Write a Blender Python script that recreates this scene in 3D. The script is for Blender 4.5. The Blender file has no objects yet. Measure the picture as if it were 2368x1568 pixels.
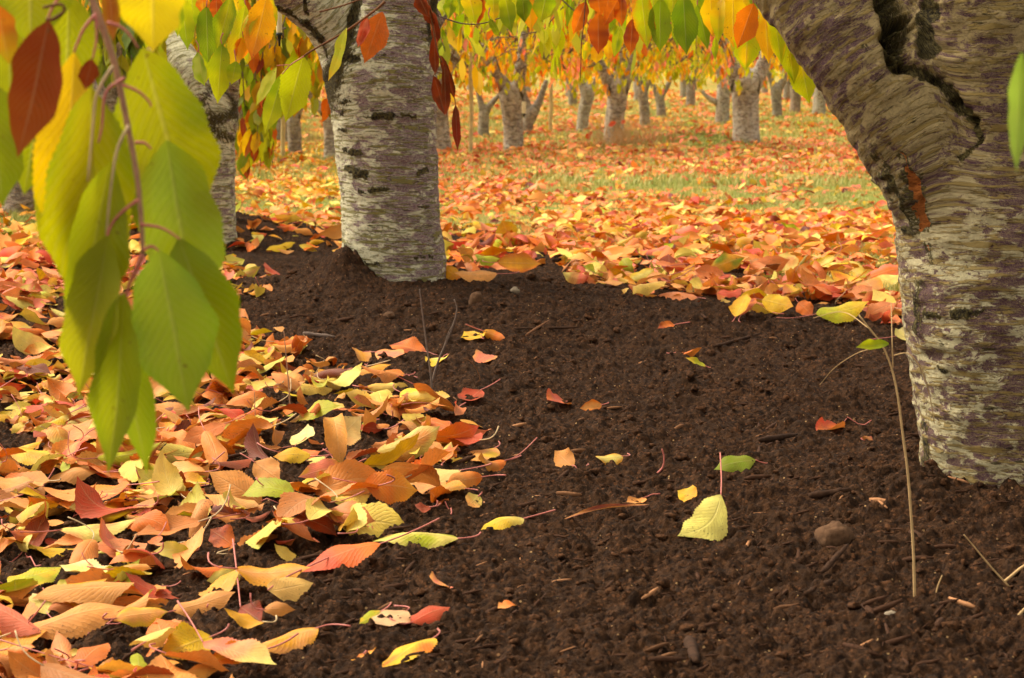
import bpy, math
import numpy as np
from math import radians, sin, cos, pi

# ------------------------------------------------------------------ camera, world, sun, exposure
S = bpy.context.scene
COL = S.collection
LENS, SENSOR, PITCH, CAMH = 50.0, 23.6, radians(7.205), 0.69
FPX = 2367.0 * LENS / SENSOR            # focal length in pixels of a 2367 px wide picture
cam_d = bpy.data.cameras.new('camera')
cam = bpy.data.objects.new('camera', cam_d); COL.objects.link(cam)
cam.location = (0, 0, CAMH); cam.rotation_euler = (pi/2 - PITCH, 0, 0)
cam_d.lens = LENS; cam_d.sensor_width = SENSOR; cam_d.clip_start = 0.05; cam_d.clip_end = 800
cam_d.dof.use_dof = True; cam_d.dof.focus_distance = 3.9; cam_d.dof.aperture_fstop = 11.0
S.camera = cam

W = bpy.data.worlds.new('World'); S.world = W; W.use_nodes = True
nt = W.node_tree; bg = nt.nodes['Background']
sky = nt.nodes.new('ShaderNodeTexSky'); sky.sky_type = 'NISHITA'; sky.sun_disc = False
SUN_EL, SUN_AZ = radians(52), radians(-62)      # azimuth from +Y towards +X
sky.sun_elevation = SUN_EL; sky.sun_rotation = SUN_AZ; sky.dust_density = 4.0; sky.ozone_density = 0.5
hs = nt.nodes.new('ShaderNodeHueSaturation'); hs.inputs['Saturation'].default_value = 0.12
nt.links.new(sky.outputs[0], hs.inputs['Color'])
mx = nt.nodes.new('ShaderNodeMix'); mx.data_type = 'RGBA'; mx.blend_type = 'MULTIPLY'; mx.inputs[0].default_value = 1.0
mx.inputs[7].default_value = (1.0, 0.93, 0.80, 1)       # warm overcast cloud cover
nt.links.new(hs.outputs[0], mx.inputs[6]); nt.links.new(mx.outputs[2], bg.inputs['Color'])
bg.inputs['Strength'].default_value = 0.15
sun_d = bpy.data.lights.new('sun', 'SUN'); sun = bpy.data.objects.new('sun', sun_d); COL.objects.link(sun)
sun_d.energy = 1.4; sun_d.angle = radians(20); sun_d.color = (1.0, 0.90, 0.74)
sun.rotation_euler = (pi/2 - SUN_EL, 0, -SUN_AZ + pi)
# lamp shines along -Z; point it away from the sun position
from mathutils import Vector, Matrix
_sd = Vector((sin(SUN_AZ)*cos(SUN_EL), cos(SUN_AZ)*cos(SUN_EL), sin(SUN_EL)))
sun.rotation_euler = (-_sd).to_track_quat('-Z', 'Y').to_euler()
S.view_settings.view_transform = 'Standard'; S.view_settings.look = 'None'
S.view_settings.exposure = 1.14; S.view_settings.gamma = 1.0
S.render.engine = 'CYCLES'
S.cycles.use_denoising = True
try: S.cycles.denoiser = 'OPENIMAGEDENOISE'
except Exception: pass
S.cycles.use_adaptive_sampling = True; S.cycles.adaptive_threshold = 0.02
S.cycles.max_bounces = 6; S.cycles.diffuse_bounces = 3; S.cycles.transmission_bounces = 4; S.cycles.transparent_max_bounces = 4
S.cycles.caustics_reflective = False; S.cycles.caustics_refractive = False

# ------------------------------------------------------------------ maths helpers
RNG = np.random.default_rng(7)
CP, SP = cos(PITCH), sin(PITCH)
CAM = np.array([0, 0, CAMH])
def srgb(r, g, b):
    c = np.array([r, g, b], float)/255.0
    return np.where(c <= 0.04045, c/12.92, ((c+0.055)/1.055)**2.4)
def ray(px, py):
    u = (px-1183.5)/FPX; v = (784.0-py)/FPX
    return np.array([u, CP + v*SP, -SP + v*CP])
def P3(px, py, d): return CAM + d*ray(px, py)
def proj(x, y, z):
    z = z - CAMH
    f = y*CP - z*SP; v = y*SP + z*CP
    f = np.where(f < 0.05, 0.05, f)
    return 1183.5 + FPX*x/f, 784.0 - FPX*v/f, f
def sstep(a, b, x):
    t = np.clip((x-a)/(b-a), 0, 1); return t*t*(3-2*t)
def _hash(i, j, k, s):
    h = (i.astype(np.int64)*374761393 + j.astype(np.int64)*668265263 + k.astype(np.int64)*2147483647 + s*1274126177) & 0xffffffff
    h = ((h ^ (h >> 13))*1274126177) & 0xffffffff
    h = ((h ^ (h >> 16))*2246822519) & 0xffffffff
    return ((h ^ (h >> 15)) & 0xffffff)/float(0xffffff)
def vnoise(x, y, z=None, s=0):
    """value noise in -1..1"""
    x = np.asarray(x, float); y = np.asarray(y, float)
    xi = np.floor(x); yi = np.floor(y); fx = x-xi; fy = y-yi
    fx = fx*fx*(3-2*fx); fy = fy*fy*(3-2*fy)
    if z is None:
        k = np.zeros_like(xi)
        a = _hash(xi, yi, k, s); b = _hash(xi+1, yi, k, s); c = _hash(xi, yi+1, k, s); d = _hash(xi+1, yi+1, k, s)
        return (a+(b-a)*fx + (c-a)*fy + (a-b-c+d)*fx*fy)*2-1
    z = np.asarray(z, float); zi = np.floor(z); fz = z-zi; fz = fz*fz*(3-2*fz)
    o = 0
    for dk in (0, 1):
        wk = fz if dk else 1-fz
        a = _hash(xi, yi, zi+dk, s); b = _hash(xi+1, yi, zi+dk, s); c = _hash(xi, yi+1, zi+dk, s); d = _hash(xi+1, yi+1, zi+dk, s)
        o = o + wk*(a+(b-a)*fx + (c-a)*fy + (a-b-c+d)*fx*fy)
    return o*2-1
def fbm(x, y, s=0, o=3):
    r = 0; a = 1; n = 0
    for k in range(o):
        r = r + a*vnoise(x*2**k+k*17.3, y*2**k-k*9.1, None, s+k); n += a; a *= .5
    return r/n

# ------------------------------------------------------------------ terrain
FARZ = -0.26
def gauss(x, y, cx, cy, h, rx, ry=None):
    ry = ry or rx
    return h*np.exp(-((x-cx)/rx)**2 - ((y-cy)/ry)**2)
MIDX, MIDY = (912-1183.5)/FPX*6.0, 6.0
RTX, RTY = (2375-1183.5)/FPX*3.3, 3.34
def base_z(x, y):
    x = np.asarray(x, float); y = np.asarray(y, float)
    z = FARZ*sstep(7.2, 14.5, y)
    z = z - 0.055*sstep(-.1, -0.75, x)*sstep(6.2, 4.6, y)
    z = z + gauss(x, y, MIDX, MIDY, 0.085, 0.62, 0.75)
    z = z + gauss(x, y, MIDX-0.13, MIDY-0.10, 0.105, 0.085, 0.11)
    z = z + gauss(x, y, RTX-.12, RTY, 0.040, 0.50, 0.5) + gauss(x, y, RTX-.10, RTY-.02, 0.016, 0.16, 0.2)
    z = z + gauss(x, y, -1.16, 8.55, 0.10, 0.45) 
    z = z + gauss(x, y, -2.75, 12.2, 0.16, 0.7) + gauss(x, y, -2.1, 10.4, 0.14, 0.55)
    z = z + gauss(x, y, 2.15, 25.2, 0.17, 0.7, 0.6)          # leaf-covered heap by the far tree
    z = z + gauss(x, y, 0.35, 5.5, 0.05, 0.5, 0.35)
    z = z + 0.016*fbm(x*1.3, y*1.3, 3, 2)*sstep(60, 5, y)
    return z
EDGE_B = np.array([(-400, 560), (0, 540), (300, 500), (540, 452), (790, 440), (1020, 480), (1180, 500), (1240, 585), (1400, 600), (1500, 610), (1690, 615), (1760, 640), (2110, 755), (2400, 700), (3200, 640)], float)
def soil_mask(x, y):
    """1 on the dark compost, 0 on the grass: the soil's outline where it lies on the ground"""
    px, py, f = proj(x, y, np.zeros_like(x))
    b = np.interp(px, EDGE_B[:, 0], EDGE_B[:, 1])
    n = 34*fbm(x*3.1, y*3.1, 11, 3)
    m = sstep(-14, 14, py + n - b)
    return np.where(y < 2.3, 1.0, m)
def detail(x, y, m):
    """clods of the compost, a few mm to 2 cm"""
    s1 = np.abs(vnoise(x*13, y*13, None, 21)); s2 = np.abs(vnoise(x*31, y*27, None, 22))
    s3 = np.abs(vnoise(x*78+3*s2, y*66, None, 23)); s4 = vnoise(x*170, y*150, None, 24)
    k = sstep(30, 9, y)
    xr = x*.86+y*.5; yr = -x*.5+y*.86
    s5 = np.abs(vnoise(xr*22, yr*75, None, 25)); s6 = np.abs(vnoise(xr*48+9, yr*150, None, 26))
    d = 0.017*s1 + 0.011*s2 + 0.0065*s3 + 0.0035*s4*sstep(8, 5, y) + .009*s5 + .006*s6
    g = 0.012*fbm(x*6, y*6, 31, 2)
    return (d*m + g*(1-m)*0.7)*k
def ground_z(x, y):
    x = np.asarray(x, float); y = np.asarray(y, float)
    return base_z(x, y) + detail(x, y, soil_mask(x, y))
_ys = np.concatenate([np.arange(1.2, 12, 0.01), np.arange(12, 120, 0.1)])
def hit(px, py):
    r = ray(px, py); t = _ys/r[1]
    h = CAMH + t*r[2] - base_z(t*r[0], _ys) - 0.01
    i = np.argmax(h < 0)
    if i == 0: i = len(_ys)-1
    a, b = h[i-1], h[i]
    y = _ys[i-1] + (_ys[i]-_ys[i-1])*a/(a-b)
    t = y/r[1]
    return np.array([t*r[0], y, float(ground_z(t*r[0], y))])

# ------------------------------------------------------------------ mesh and object helpers
def mesh_np(name, V, F, mat=None, smooth=True, cols=None, floats=None, vecs=None, uv=None):
    """V (n,3); F (m,3|4) of one size; cols/vecs/floats are per-vertex attributes; uv per vertex"""
    V = np.ascontiguousarray(V, np.float32); F = np.ascontiguousarray(F, np.int32)
    me = bpy.data.meshes.new(name); k = F.shape[1]
    me.vertices.add(len(V)); me.vertices.foreach_set('co', V.ravel())
    me.loops.add(F.size); me.loops.foreach_set('vertex_index', F.ravel())
    me.polygons.add(len(F)); me.polygons.foreach_set('loop_start', np.arange(0, F.size, k, dtype=np.int32))
    try: me.polygons.foreach_set('loop_total', np.full(len(F), k, np.int32))
    except Exception: pass
    me.polygons.foreach_set('use_smooth', np.full(len(F), smooth, bool))
    for n, c in (cols or {}).items():
        a = me.attributes.new(n, 'FLOAT_COLOR', 'POINT')
        c4 = np.ones((len(V), 4), np.float32); c4[:, :3] = c; a.data.foreach_set('color', c4.ravel())
    for n, c in (floats or {}).items():
        a = me.attributes.new(n, 'FLOAT', 'POINT'); a.data.foreach_set('value', np.ascontiguousarray(c, np.float32))
    for n, c in (vecs or {}).items():
        a = me.attributes.new(n, 'FLOAT_VECTOR', 'POINT'); a.data.foreach_set('vector', np.ascontiguousarray(c, np.float32).ravel())
    if uv is not None:
        l = me.uv_layers.new(name='UVMap'); l.data.foreach_set('uv', np.ascontiguousarray(uv[F.ravel()], np.float32).ravel())
    me.update(); me.validate()
    if mat is not None: me.materials.append(mat)
    return me
def ob(name, me, parent=None, loc=None):
    o = bpy.data.objects.new(name, me); COL.objects.link(o)
    if loc is not None: o.location = tuple(float(v) for v in loc)
    if parent is not None: o.parent = parent
    return o
def tag(o, label=None, cat=None, group=None, kind=None):
    if label: o['label'] = label
    if cat: o['category'] = cat
    if group: o['group'] = group
    if kind: o['kind'] = kind
    return o
def empty(name, loc, label, cat, group=None):
    o = bpy.data.objects.new(name, None); COL.objects.link(o); o.location = tuple(float(v) for v in loc)
    o.empty_display_size = 0.05
    return tag(o, label, cat, group)

def tube(pts, rad, ns=6, cap=True):
    """tapered tube along pts (n,3) with radii; returns V, F(quads)"""
    pts = np.asarray(pts, float); n = len(pts); rad = np.broadcast_to(np.asarray(rad, float), (n,))
    T = np.gradient(pts, axis=0); T /= np.linalg.norm(T, axis=1)[:, None]+1e-12
    ref = np.array([0.31, 0.95, 0.12]); 
    if abs(T.mean(0) @ ref) > .85*np.linalg.norm(T.mean(0)): ref = np.array([0.9, 0.1, 0.4])
    A = np.cross(T, ref); A /= np.linalg.norm(A, axis=1)[:, None]; B = np.cross(T, A)
    th = np.arange(ns)*2*pi/ns
    V = pts[:, None, :] + rad[:, None, None]*(np.cos(th)[None, :, None]*A[:, None, :] + np.sin(th)[None, :, None]*B[:, None, :])
    V = V.reshape(-1, 3); F = []
    i = np.arange(n-1)[:, None]*ns; j = np.arange(ns)[None, :]
    F = np.stack([i+j, i+(j+1) % ns, i+ns+(j+1) % ns, i+ns+j], -1).reshape(-1, 4)
    if cap:
        V = np.vstack([V, pts[0], pts[-1]]); a, b = len(V)-2, len(V)-1
        e = (n-1)*ns; jj = np.arange(ns)
        c1 = np.stack([np.full(ns, a), (jj+1) % ns, jj, jj], -1); c2 = np.stack([np.full(ns, b), e+jj, e+(jj+1) % ns, e+(jj+1) % ns], -1)
        # quads with a repeated corner are avoided: split caps in quads of two neighbours
        if ns % 2 == 0:
            q = np.arange(0, ns, 2)
            c1 = np.stack([np.full(len(q), a), (q+2) % ns, (q+1) % ns, q], -1); c2 = np.stack([np.full(len(q), b), e+q, e+(q+1) % ns, e+(q+2) % ns], -1)
        F = np.vstack([F, c1, c2])
    return V, F
def smooth_path(pts, n):
    """Catmull-Rom through pts (k, d), n samples"""
    p = np.asarray(pts, float)
    if len(p) == 2: 
        t = np.linspace(0, 1, n)[:, None]; return p[0]*(1-t)+p[1]*t
    q = np.vstack([2*p[0]-p[1], p, 2*p[-1]-p[-2]]); k = len(p)-1
    u = np.linspace(0, k-1e-9, n); i = u.astype(int); t = (u-i)[:, None]
    a, b, c, d = q[i], q[i+1], q[i+2], q[i+3]
    return 0.5*((2*b)+(-a+c)*t+(2*a-5*b+4*c-d)*t*t+(-a+3*b-3*c+d)*t**3)
class Soup:
    def __init__(s): s.V = []; s.F = []; s.n = 0; s.A = {}
    def add(s, V, F, **at):
        s.V.append(V); s.F.append(F+s.n); s.n += len(V)
        for k, v in at.items():
            v = np.asarray(v, float)
            if v.ndim == 0 or (v.ndim == 1 and len(v) != len(V)): v = np.broadcast_to(v, (len(V),)+v.shape)
            s.A.setdefault(k, []).append(v)
    def arr(s): return np.vstack(s.V), np.vstack(s.F), {k: (np.vstack(v) if v[0].ndim == 2 else np.concatenate(v)) for k, v in s.A.items()}

# ------------------------------------------------------------------ materials
class NT:
    def __init__(s, name):
        s.m = bpy.data.materials.new(name); s.m.use_nodes = True; s.t = s.m.node_tree; s.t.nodes.clear()
    def n(s, typ, **kw):
        nd = s.t.nodes.new('ShaderNode'+typ)
        for k, v in kw.items():
            if k.startswith('i_'): 
                key = k[2:]; key = int(key) if key.isdigit() else key.replace('_', ' ')
                s.set(nd.inputs[key], v)
            else: setattr(nd, k, v)
        return nd
    def set(s, inp, v):
        if isinstance(v, bpy.types.NodeSocket): s.t.links.new(v, inp)
        elif isinstance(v, (tuple, list, np.ndarray)):
            v = tuple(float(x) for x in v)
            if inp.type == 'RGBA' and len(v) == 3: v = v+(1.0,)
            inp.default_value = v
        else: inp.default_value = v
    def math(s, op, a, b=0.0, c=0.0, clamp=False):
        nd = s.t.nodes.new('ShaderNodeMath'); nd.operation = op; nd.use_clamp = clamp
        s.set(nd.inputs[0], a); s.set(nd.inputs[1], b); s.set(nd.inputs[2], c); return nd.outputs[0]
    def ramp(s, x, a, b):
        nd = s.t.nodes.new('ShaderNodeMapRange'); nd.interpolation_type = 'SMOOTHSTEP'
        s.set(nd.inputs[0], x); nd.inputs[1].default_value = a; nd.inputs[2].default_value = b; return nd.outputs[0]
    def mix(s, f, a, b, mode='MIX'):
        nd = s.t.nodes.new('ShaderNodeMix'); nd.data_type = 'RGBA'; nd.blend_type = mode
        s.set(nd.inputs[0], f); s.set(nd.inputs[6], a); s.set(nd.inputs[7], b); return nd.outputs[2]
    def attr(s, name, out='Color'):
        nd = s.t.nodes.new('ShaderNodeAttribute'); nd.attribute_name = name; return nd.outputs[out]
    def vmul(s, v, k):
        nd = s.t.nodes.new('ShaderNodeVectorMath'); nd.operation = 'MULTIPLY'; s.set(nd.inputs[0], v); nd.inputs[1].default_value = k; return nd.outputs[0]
    def noise(s, vec, scale, detail=3, rough=.55, dist=0.0):
        nd = s.t.nodes.new('ShaderNodeTexNoise'); s.set(nd.inputs['Vector'], vec); nd.inputs['Scale'].default_value = scale
        nd.inputs['Detail'].default_value = detail; nd.inputs['Roughness'].default_value = rough; nd.inputs['Distortion'].default_value = dist
        return nd.outputs['Fac']
    def bump(s, h, strength, dist, nrm=None):
        nd = s.t.nodes.new('ShaderNodeBump'); nd.inputs['Strength'].default_value = strength; nd.inputs['Distance'].default_value = dist
        s.set(nd.inputs['Height'], h)
        if nrm is not None: s.set(nd.inputs['Normal'], nrm)
        return nd.outputs[0]
    def out(s, sh):
        o = s.t.nodes.new('ShaderNodeOutputMaterial'); s.t.links.new(sh, o.inputs['Surface']); return s.m
    def principled(s, col, rough=.8, spec=.3, nrm=None, **kw):
        nd = s.t.nodes.new('ShaderNodeBsdfPrincipled'); s.set(nd.inputs['Base Color'], col); s.set(nd.inputs['Roughness'], rough)
        s.set(nd.inputs['Specular IOR Level'], spec)
        if nrm is not None: s.set(nd.inputs['Normal'], nrm)
        return nd.outputs[0]

def mat_leaf(name, trans=.35, rough=.55, spec=.35, dirt=0.0, veins=1.0):
    t = NT(name)
    geo = t.n('NewGeometry'); back = geo.outputs['Backfacing']
    col = t.mix(back, t.attr('col'), t.attr('colb'))
    tc = t.n('TexCoord'); uv = tc.outputs['UV']; pos = geo.outputs['Position']
    sep = t.n('SeparateXYZ'); t.set(sep.inputs[0], uv)
    au = t.math('ABSOLUTE', t.math('SUBTRACT', sep.outputs[0], .5))
    isb = t.math('GREATER_THAN', sep.outputs[1], 0.001)
    rib = t.math('SUBTRACT', 1.0, t.ramp(au, 0.010, 0.040))
    ph = t.math('FRACT', t.math('MULTIPLY', t.math('SUBTRACT', sep.outputs[1], t.math('MULTIPLY', au, .55)), 15.0))
    lat = t.math('SUBTRACT', 1.0, t.ramp(t.math('ABSOLUTE', t.math('SUBTRACT', ph, .5)), 0.03, 0.13))
    vein = t.math('MULTIPLY', t.math('MAXIMUM', rib, t.math('MULTIPLY', lat, .55)), isb)
    col = t.mix(t.math('MULTIPLY', vein, .26*veins), col, t.mix(.5, col, (0.80, 0.66, 0.36)))
    mott = t.noise(pos, 55, 3); col = t.mix(t.ramp(mott, .35, .75), t.mix(.28, col, (0.25, .10, .03)), col) if dirt else t.mix(t.ramp(mott, .3, .75), t.mix(.10, col, (0.25, .16, .02)), col)
    if dirt:
        sp = t.noise(pos, 260, 4, .65); patch = t.noise(pos, 22, 2)
        d = t.math('MULTIPLY', t.ramp(sp, .60, .66), t.ramp(patch, .50, .66))
        sp2 = t.ramp(t.noise(pos, 420, 2), .70, .74)
        col = t.mix(t.math('MULTIPLY', t.math('MAXIMUM', d, sp2), dirt), col, (0.035, 0.02, 0.01))
    if not dirt:
        sp3 = t.math('MULTIPLY', t.ramp(t.noise(pos, 170, 3), .66, .70), t.ramp(t.noise(pos, 25, 2), .48, .6)); col = t.mix(t.math('MULTIPLY', sp3, .7), col, (.16, .07, .02))
    h = t.math('ADD', t.math('MULTIPLY', vein, -1.0 if dirt == 0 else 1.0), t.math('MULTIPLY', t.noise(pos, 130, 2), 1.2))
    h = t.math('ADD', h, t.math('MULTIPLY', t.math('ABSOLUTE', t.math('SUBTRACT', ph, .5)), (-1.2*veins if dirt == 0 else -.45)))
    nrm = t.bump(h, .55, 0.0012)
    p = t.principled(col, rough, spec, nrm)
    tr = t.n('BsdfTranslucent'); t.set(tr.inputs[0], t.mix(.5, col, t.mix(1.0, col, (1.0, .9, .45), 'MULTIPLY'))); t.set(tr.inputs['Normal'], nrm)
    m = t.n('MixShader'); m.inputs[0].default_value = trans; t.set(m.inputs[1], p); t.set(m.inputs[2], tr.outputs[0])
    return t.out(m.outputs[0])
M = {}
M['hang'] = mat_leaf('hanging_leaf', .60, .5, .35, veins=.95)
M['litter'] = mat_leaf('fallen_leaf', .18, .6, .3, dirt=.9)
M['dead'] = mat_leaf('dead_leaf', .10, .65, .2)
def mat_plain_leaf(name, trans):
    t = NT(name); geo = t.n('NewGeometry')
    col = t.mix(geo.outputs['Backfacing'], t.attr('col'), t.attr('colb'))
    p = t.principled(col, .6, .25); tr = t.n('BsdfTranslucent'); t.set(tr.inputs[0], col)
    m = t.n('MixShader'); m.inputs[0].default_value = trans; t.set(m.inputs[1], p); t.set(m.inputs[2], tr.outputs[0])
    return t.out(m.outputs[0])
M['far_leaf'] = mat_plain_leaf('far_leaf', .60)
M['far_litter'] = mat_plain_leaf('far_litter', .12)
M['blade'] = mat_plain_leaf('grass_blade', .3)
def mat_flat(name, col, rough=.8, spec=.2, noise=0.0, sc=60, bump=0.0):
    t = NT(name); geo = t.n('NewGeometry'); n = t.noise(geo.outputs['Position'], sc, 4)
    c = t.mix(t.math('MULTIPLY', t.ramp(n, .35, .7), noise), tuple(col), tuple(np.array(col)*.35))
    return t.out(t.principled(c, rough, spec, t.bump(n, 1.0, bump) if bump else None))
M['stalk'] = mat_flat('pink_stalk', srgb(196, 110, 96), .5, .4, .25, 90)
M['stalk_pale'] = mat_flat('pale_stalk', srgb(205, 175, 130), .6, .3, .3, 90)
M['twig'] = mat_flat('twig_bark', srgb(176, 132, 100), .7, .3, .35, 120, .0006)
M['twig_dark'] = mat_flat('dark_twig', srgb(120, 78, 46), .8, .2, .6, 150, .0006)
M['twig_grey'] = mat_flat('grey_twig', srgb(120, 102, 90), .85, .2, .5, 150, .0006)
M['straw'] = mat_flat('dry_straw', srgb(196, 160, 110), .8, .2, .3, 90)
M['chip'] = mat_flat('wet_bark_chip', srgb(66, 44, 29), .9, .15, .7, 90, .002)
M['stone'] = mat_flat('brown_stone', srgb(98, 72, 52), .95, .1, .6, 120, .002)
M['greystone'] = mat_flat('grey_stone', srgb(140, 125, 105), .95, .1, .6, 120, .002)
M['post'] = mat_flat('weathered_wood', srgb(205, 185, 135), .9, .1, .4, 18, .003)
M['white'] = mat_flat('white_plastic', srgb(225, 210, 165), .5, .4, .15, 30)
M['black'] = mat_flat('black_plastic', srgb(28, 34, 30), .5, .4, .2, 60)

# soil and grass ground
t = NT('ground'); geo = t.n('NewGeometry'); pos = geo.outputs['Position']
n1 = t.noise(pos, 9, 4); n2 = t.noise(pos, 85, 5, .7); n3 = t.noise(pos, 300, 3, .7)
soil = t.mix(t.ramp(n2, .36, .68), srgb(36, 22, 12), srgb(84, 56, 34))
soil = t.mix(t.ramp(n1, .4, .7), soil, t.mix(.5, soil, srgb(48, 32, 18)))
vo = t.n('TexVoronoi'); t.set(vo.inputs['Vector'], pos); vo.inputs['Scale'].default_value = 190
sepc = t.n('SeparateColor'); t.set(sepc.inputs[0], vo.outputs['Color'])
speck = t.math('MULTIPLY', t.math('GREATER_THAN', sepc.outputs[0], .985), t.math('LESS_THAN', vo.outputs['Distance'], .33))
soil = t.mix(t.math('MULTIPLY', speck, .8), soil, srgb(175, 140, 95))
red = t.math('MULTIPLY', t.math('GREATER_THAN', sepc.outputs[1], .90), t.math('LESS_THAN', vo.outputs['Distance'], .5))
soil = t.mix(t.math('MULTIPLY', red, .45), soil, srgb(120, 78, 48))
grass = t.mix(t.ramp(n2, .35, .7), srgb(108, 122, 46), srgb(158, 158, 80))
grass = t.mix(t.ramp(t.noise(pos, 2.2, 4), .50, .62), grass, t.mix(t.ramp(t.noise(pos, 14, 4, .7), .4, .6), srgb(226, 128, 74), srgb(214, 170, 80)))
col = t.mix(t.attr('soil', 'Fac'), grass, soil)
h = t.math('ADD', t.math('MULTIPLY', n2, 1.0), t.math('MULTIPLY', n3, .55))
M['ground'] = t.out(t.principled(col, .95, .12, t.bump(h, 1.0, 0.010)))

def mat_bark(name, pale, purple, olive, lo=.42, hi=.60, dens=.52, bumpd=.006, sc=(1.4, 1.4, 1.0), low=None):
    t = NT(name); geo = t.n('NewGeometry'); bk = t.vmul(t.attr('bk', 'Vector'), sc); dark = t.attr('dark', 'Fac'); wound = t.attr('wound', 'Fac')
    big = t.noise(t.vmul(bk, (5, 5, 4)), 1.0, 3, .6)
    mid = t.noise(t.vmul(bk, (13, 13, 42)), 1.0, 6, .72, .5)
    fine = t.noise(t.vmul(bk, (110, 110, 210)), 1.0, 3, .7, .5)
    streak2 = t.noise(t.vmul(bk, (16, 16, 210)), 1.0, 3, .6, .2)
    streak = t.noise(t.vmul(bk, (9, 9, 125)), 1.0, 4, .6, .2)
    brk = t.noise(t.vmul(bk, (26, 26, 60)), 1.0, 3)
    band = t.noise(t.vmul(bk, (11, 11, 75)), 1.0, 4, .6, .3)
    f = t.math('ADD', t.math('MULTIPLY', mid, .72), t.math('MULTIPLY', big, .28))
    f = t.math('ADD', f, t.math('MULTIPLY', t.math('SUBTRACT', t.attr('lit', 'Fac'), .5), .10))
    pl = tuple(pale)
    if low is not None:
        zz = t.n('SeparateXYZ'); t.set(zz.inputs[0], geo.outputs['Position']); pl = t.mix(t.ramp(zz.outputs[2], .62, .34), pl, tuple(low))
    c = t.mix(t.ramp(f, lo, hi), purple, t.mix(t.ramp(fine, .35, .65), t.mix(.3, pl, (.02, .015, .01)), pl))
    vein = t.math('SUBTRACT', 1.0, t.ramp(t.math('ABSOLUTE', t.math('SUBTRACT', fine, .5)), .01, .07))
    c = t.mix(t.math('MULTIPLY', vein, .32), c, tuple(np.array(pale)*1.12))
    sm = t.math('MAXIMUM', t.math('MULTIPLY', t.ramp(streak, dens, dens+.05), t.ramp(brk, .36, .46)), t.math('MULTIPLY', t.ramp(streak2, dens+.03, dens+.08), t.math('MULTIPLY', t.ramp(brk, .56, .48), .8)))
    c = t.mix(t.math('MULTIPLY', sm, .85), c, olive)
    sline = t.math('SUBTRACT', 1.0, t.ramp(t.math('ABSOLUTE', t.math('SUBTRACT', streak, dens+.005)), .006, .022))
    c = t.mix(t.math('MULTIPLY', sline, .55), c, tuple(np.array(pale)*1.1))
    bm = t.math('MULTIPLY', t.ramp(band, .655, .70), t.ramp(fine, .30, .5))
    c = t.mix(t.math('MULTIPLY', bm, .9), c, srgb(66, 58, 30))
    rough_n = t.noise(t.vmul(bk, (90, 90, 90)), 1.0, 4, .75)
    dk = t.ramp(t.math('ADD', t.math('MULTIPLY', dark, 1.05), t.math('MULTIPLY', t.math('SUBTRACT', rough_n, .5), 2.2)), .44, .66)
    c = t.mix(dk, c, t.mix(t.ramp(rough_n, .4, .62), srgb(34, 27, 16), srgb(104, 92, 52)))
    wd = t.ramp(t.math('ADD', wound, t.math('MULTIPLY', t.math('SUBTRACT', rough_n, .5), .6)), .5, .62)
    c = t.mix(wd, c, t.mix(t.ramp(rough_n, .34, .48), srgb(96, 40, 16), srgb(196, 116, 54)))
    h = t.math('ADD', t.math('MULTIPLY', sm, .7), t.math('MULTIPLY', fine, .18))
    h = t.math('ADD', h, t.math('MULTIPLY', mid, .7)); h = t.math('ADD', h, t.math('MULTIPLY', bm, .9))
    h = t.math('ADD', h, t.math('MULTIPLY', t.math('MULTIPLY', dk, rough_n), 2.5))
    return t.out(t.principled(c, .85, .2, t.bump(h, .9, bumpd)))
M['bark'] = mat_bark('cherry_bark', srgb(212, 206, 172), srgb(112, 84, 92), srgb(126, 118, 58), .475, .54, .53)
M['bark_brown'] = mat_bark('brown_cherry_bark', srgb(156, 136, 94), srgb(80, 54, 62), srgb(138, 116, 64), .490, .535, .535, .004, (1.9, 1.9, 1.15), low=srgb(192, 182, 144))
M['bark_far'] = mat_bark('far_cherry_bark', srgb(208, 198, 180), srgb(110, 94, 92), srgb(128, 118, 84), .45, .56, .55, .012)
M['bark_grey'] = mat_bark('grey_cherry_bark', srgb(184, 174, 156), srgb(96, 82, 82), srgb(128, 112, 80), .44, .58, .55, .010)

# ------------------------------------------------------------------ ground sheet
def build_ground():
    ys = [-12, -8, -5, -3, -1, 0, .8, 1.4, 1.8, 2.1, 2.25]
    y = 2.3
    while y < 7.5: ys.append(y); y += 0.00165*y
    while y < 30: ys.append(y); y += 0.006*y
    while y < 420: ys.append(y); y += 0.05*y
    ys = np.array(ys)
    u = np.concatenate([[-9, -5, -3, -2, -1.3, -.9, -.65, -.5, -.42, -.36, -.32], np.linspace(-.29, .29, 760), [.32, .36, .42, .5, .65, .9, 1.3, 2, 3, 5, 9]])
    Y, U = np.meshgrid(ys, u, indexing='ij')
    X = U*np.maximum(Y, 2.3); m = soil_mask(X, Y)
    Z = base_z(X, Y) + detail(X, Y, m)
    V = np.stack([X, Y, Z], -1).reshape(-1, 3); nr, nc = Y.shape
    i = (np.arange(nr-1)[:, None]*nc + np.arange(nc-1)[None, :]).ravel()
    F = np.stack([i, i+1, i+nc+1, i+nc], -1)
    me = mesh_np('ground', V, F, M['ground'], floats={'soil': m.ravel()})
    tag(ob('ground', me), kind='structure')
build_ground()

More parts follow.
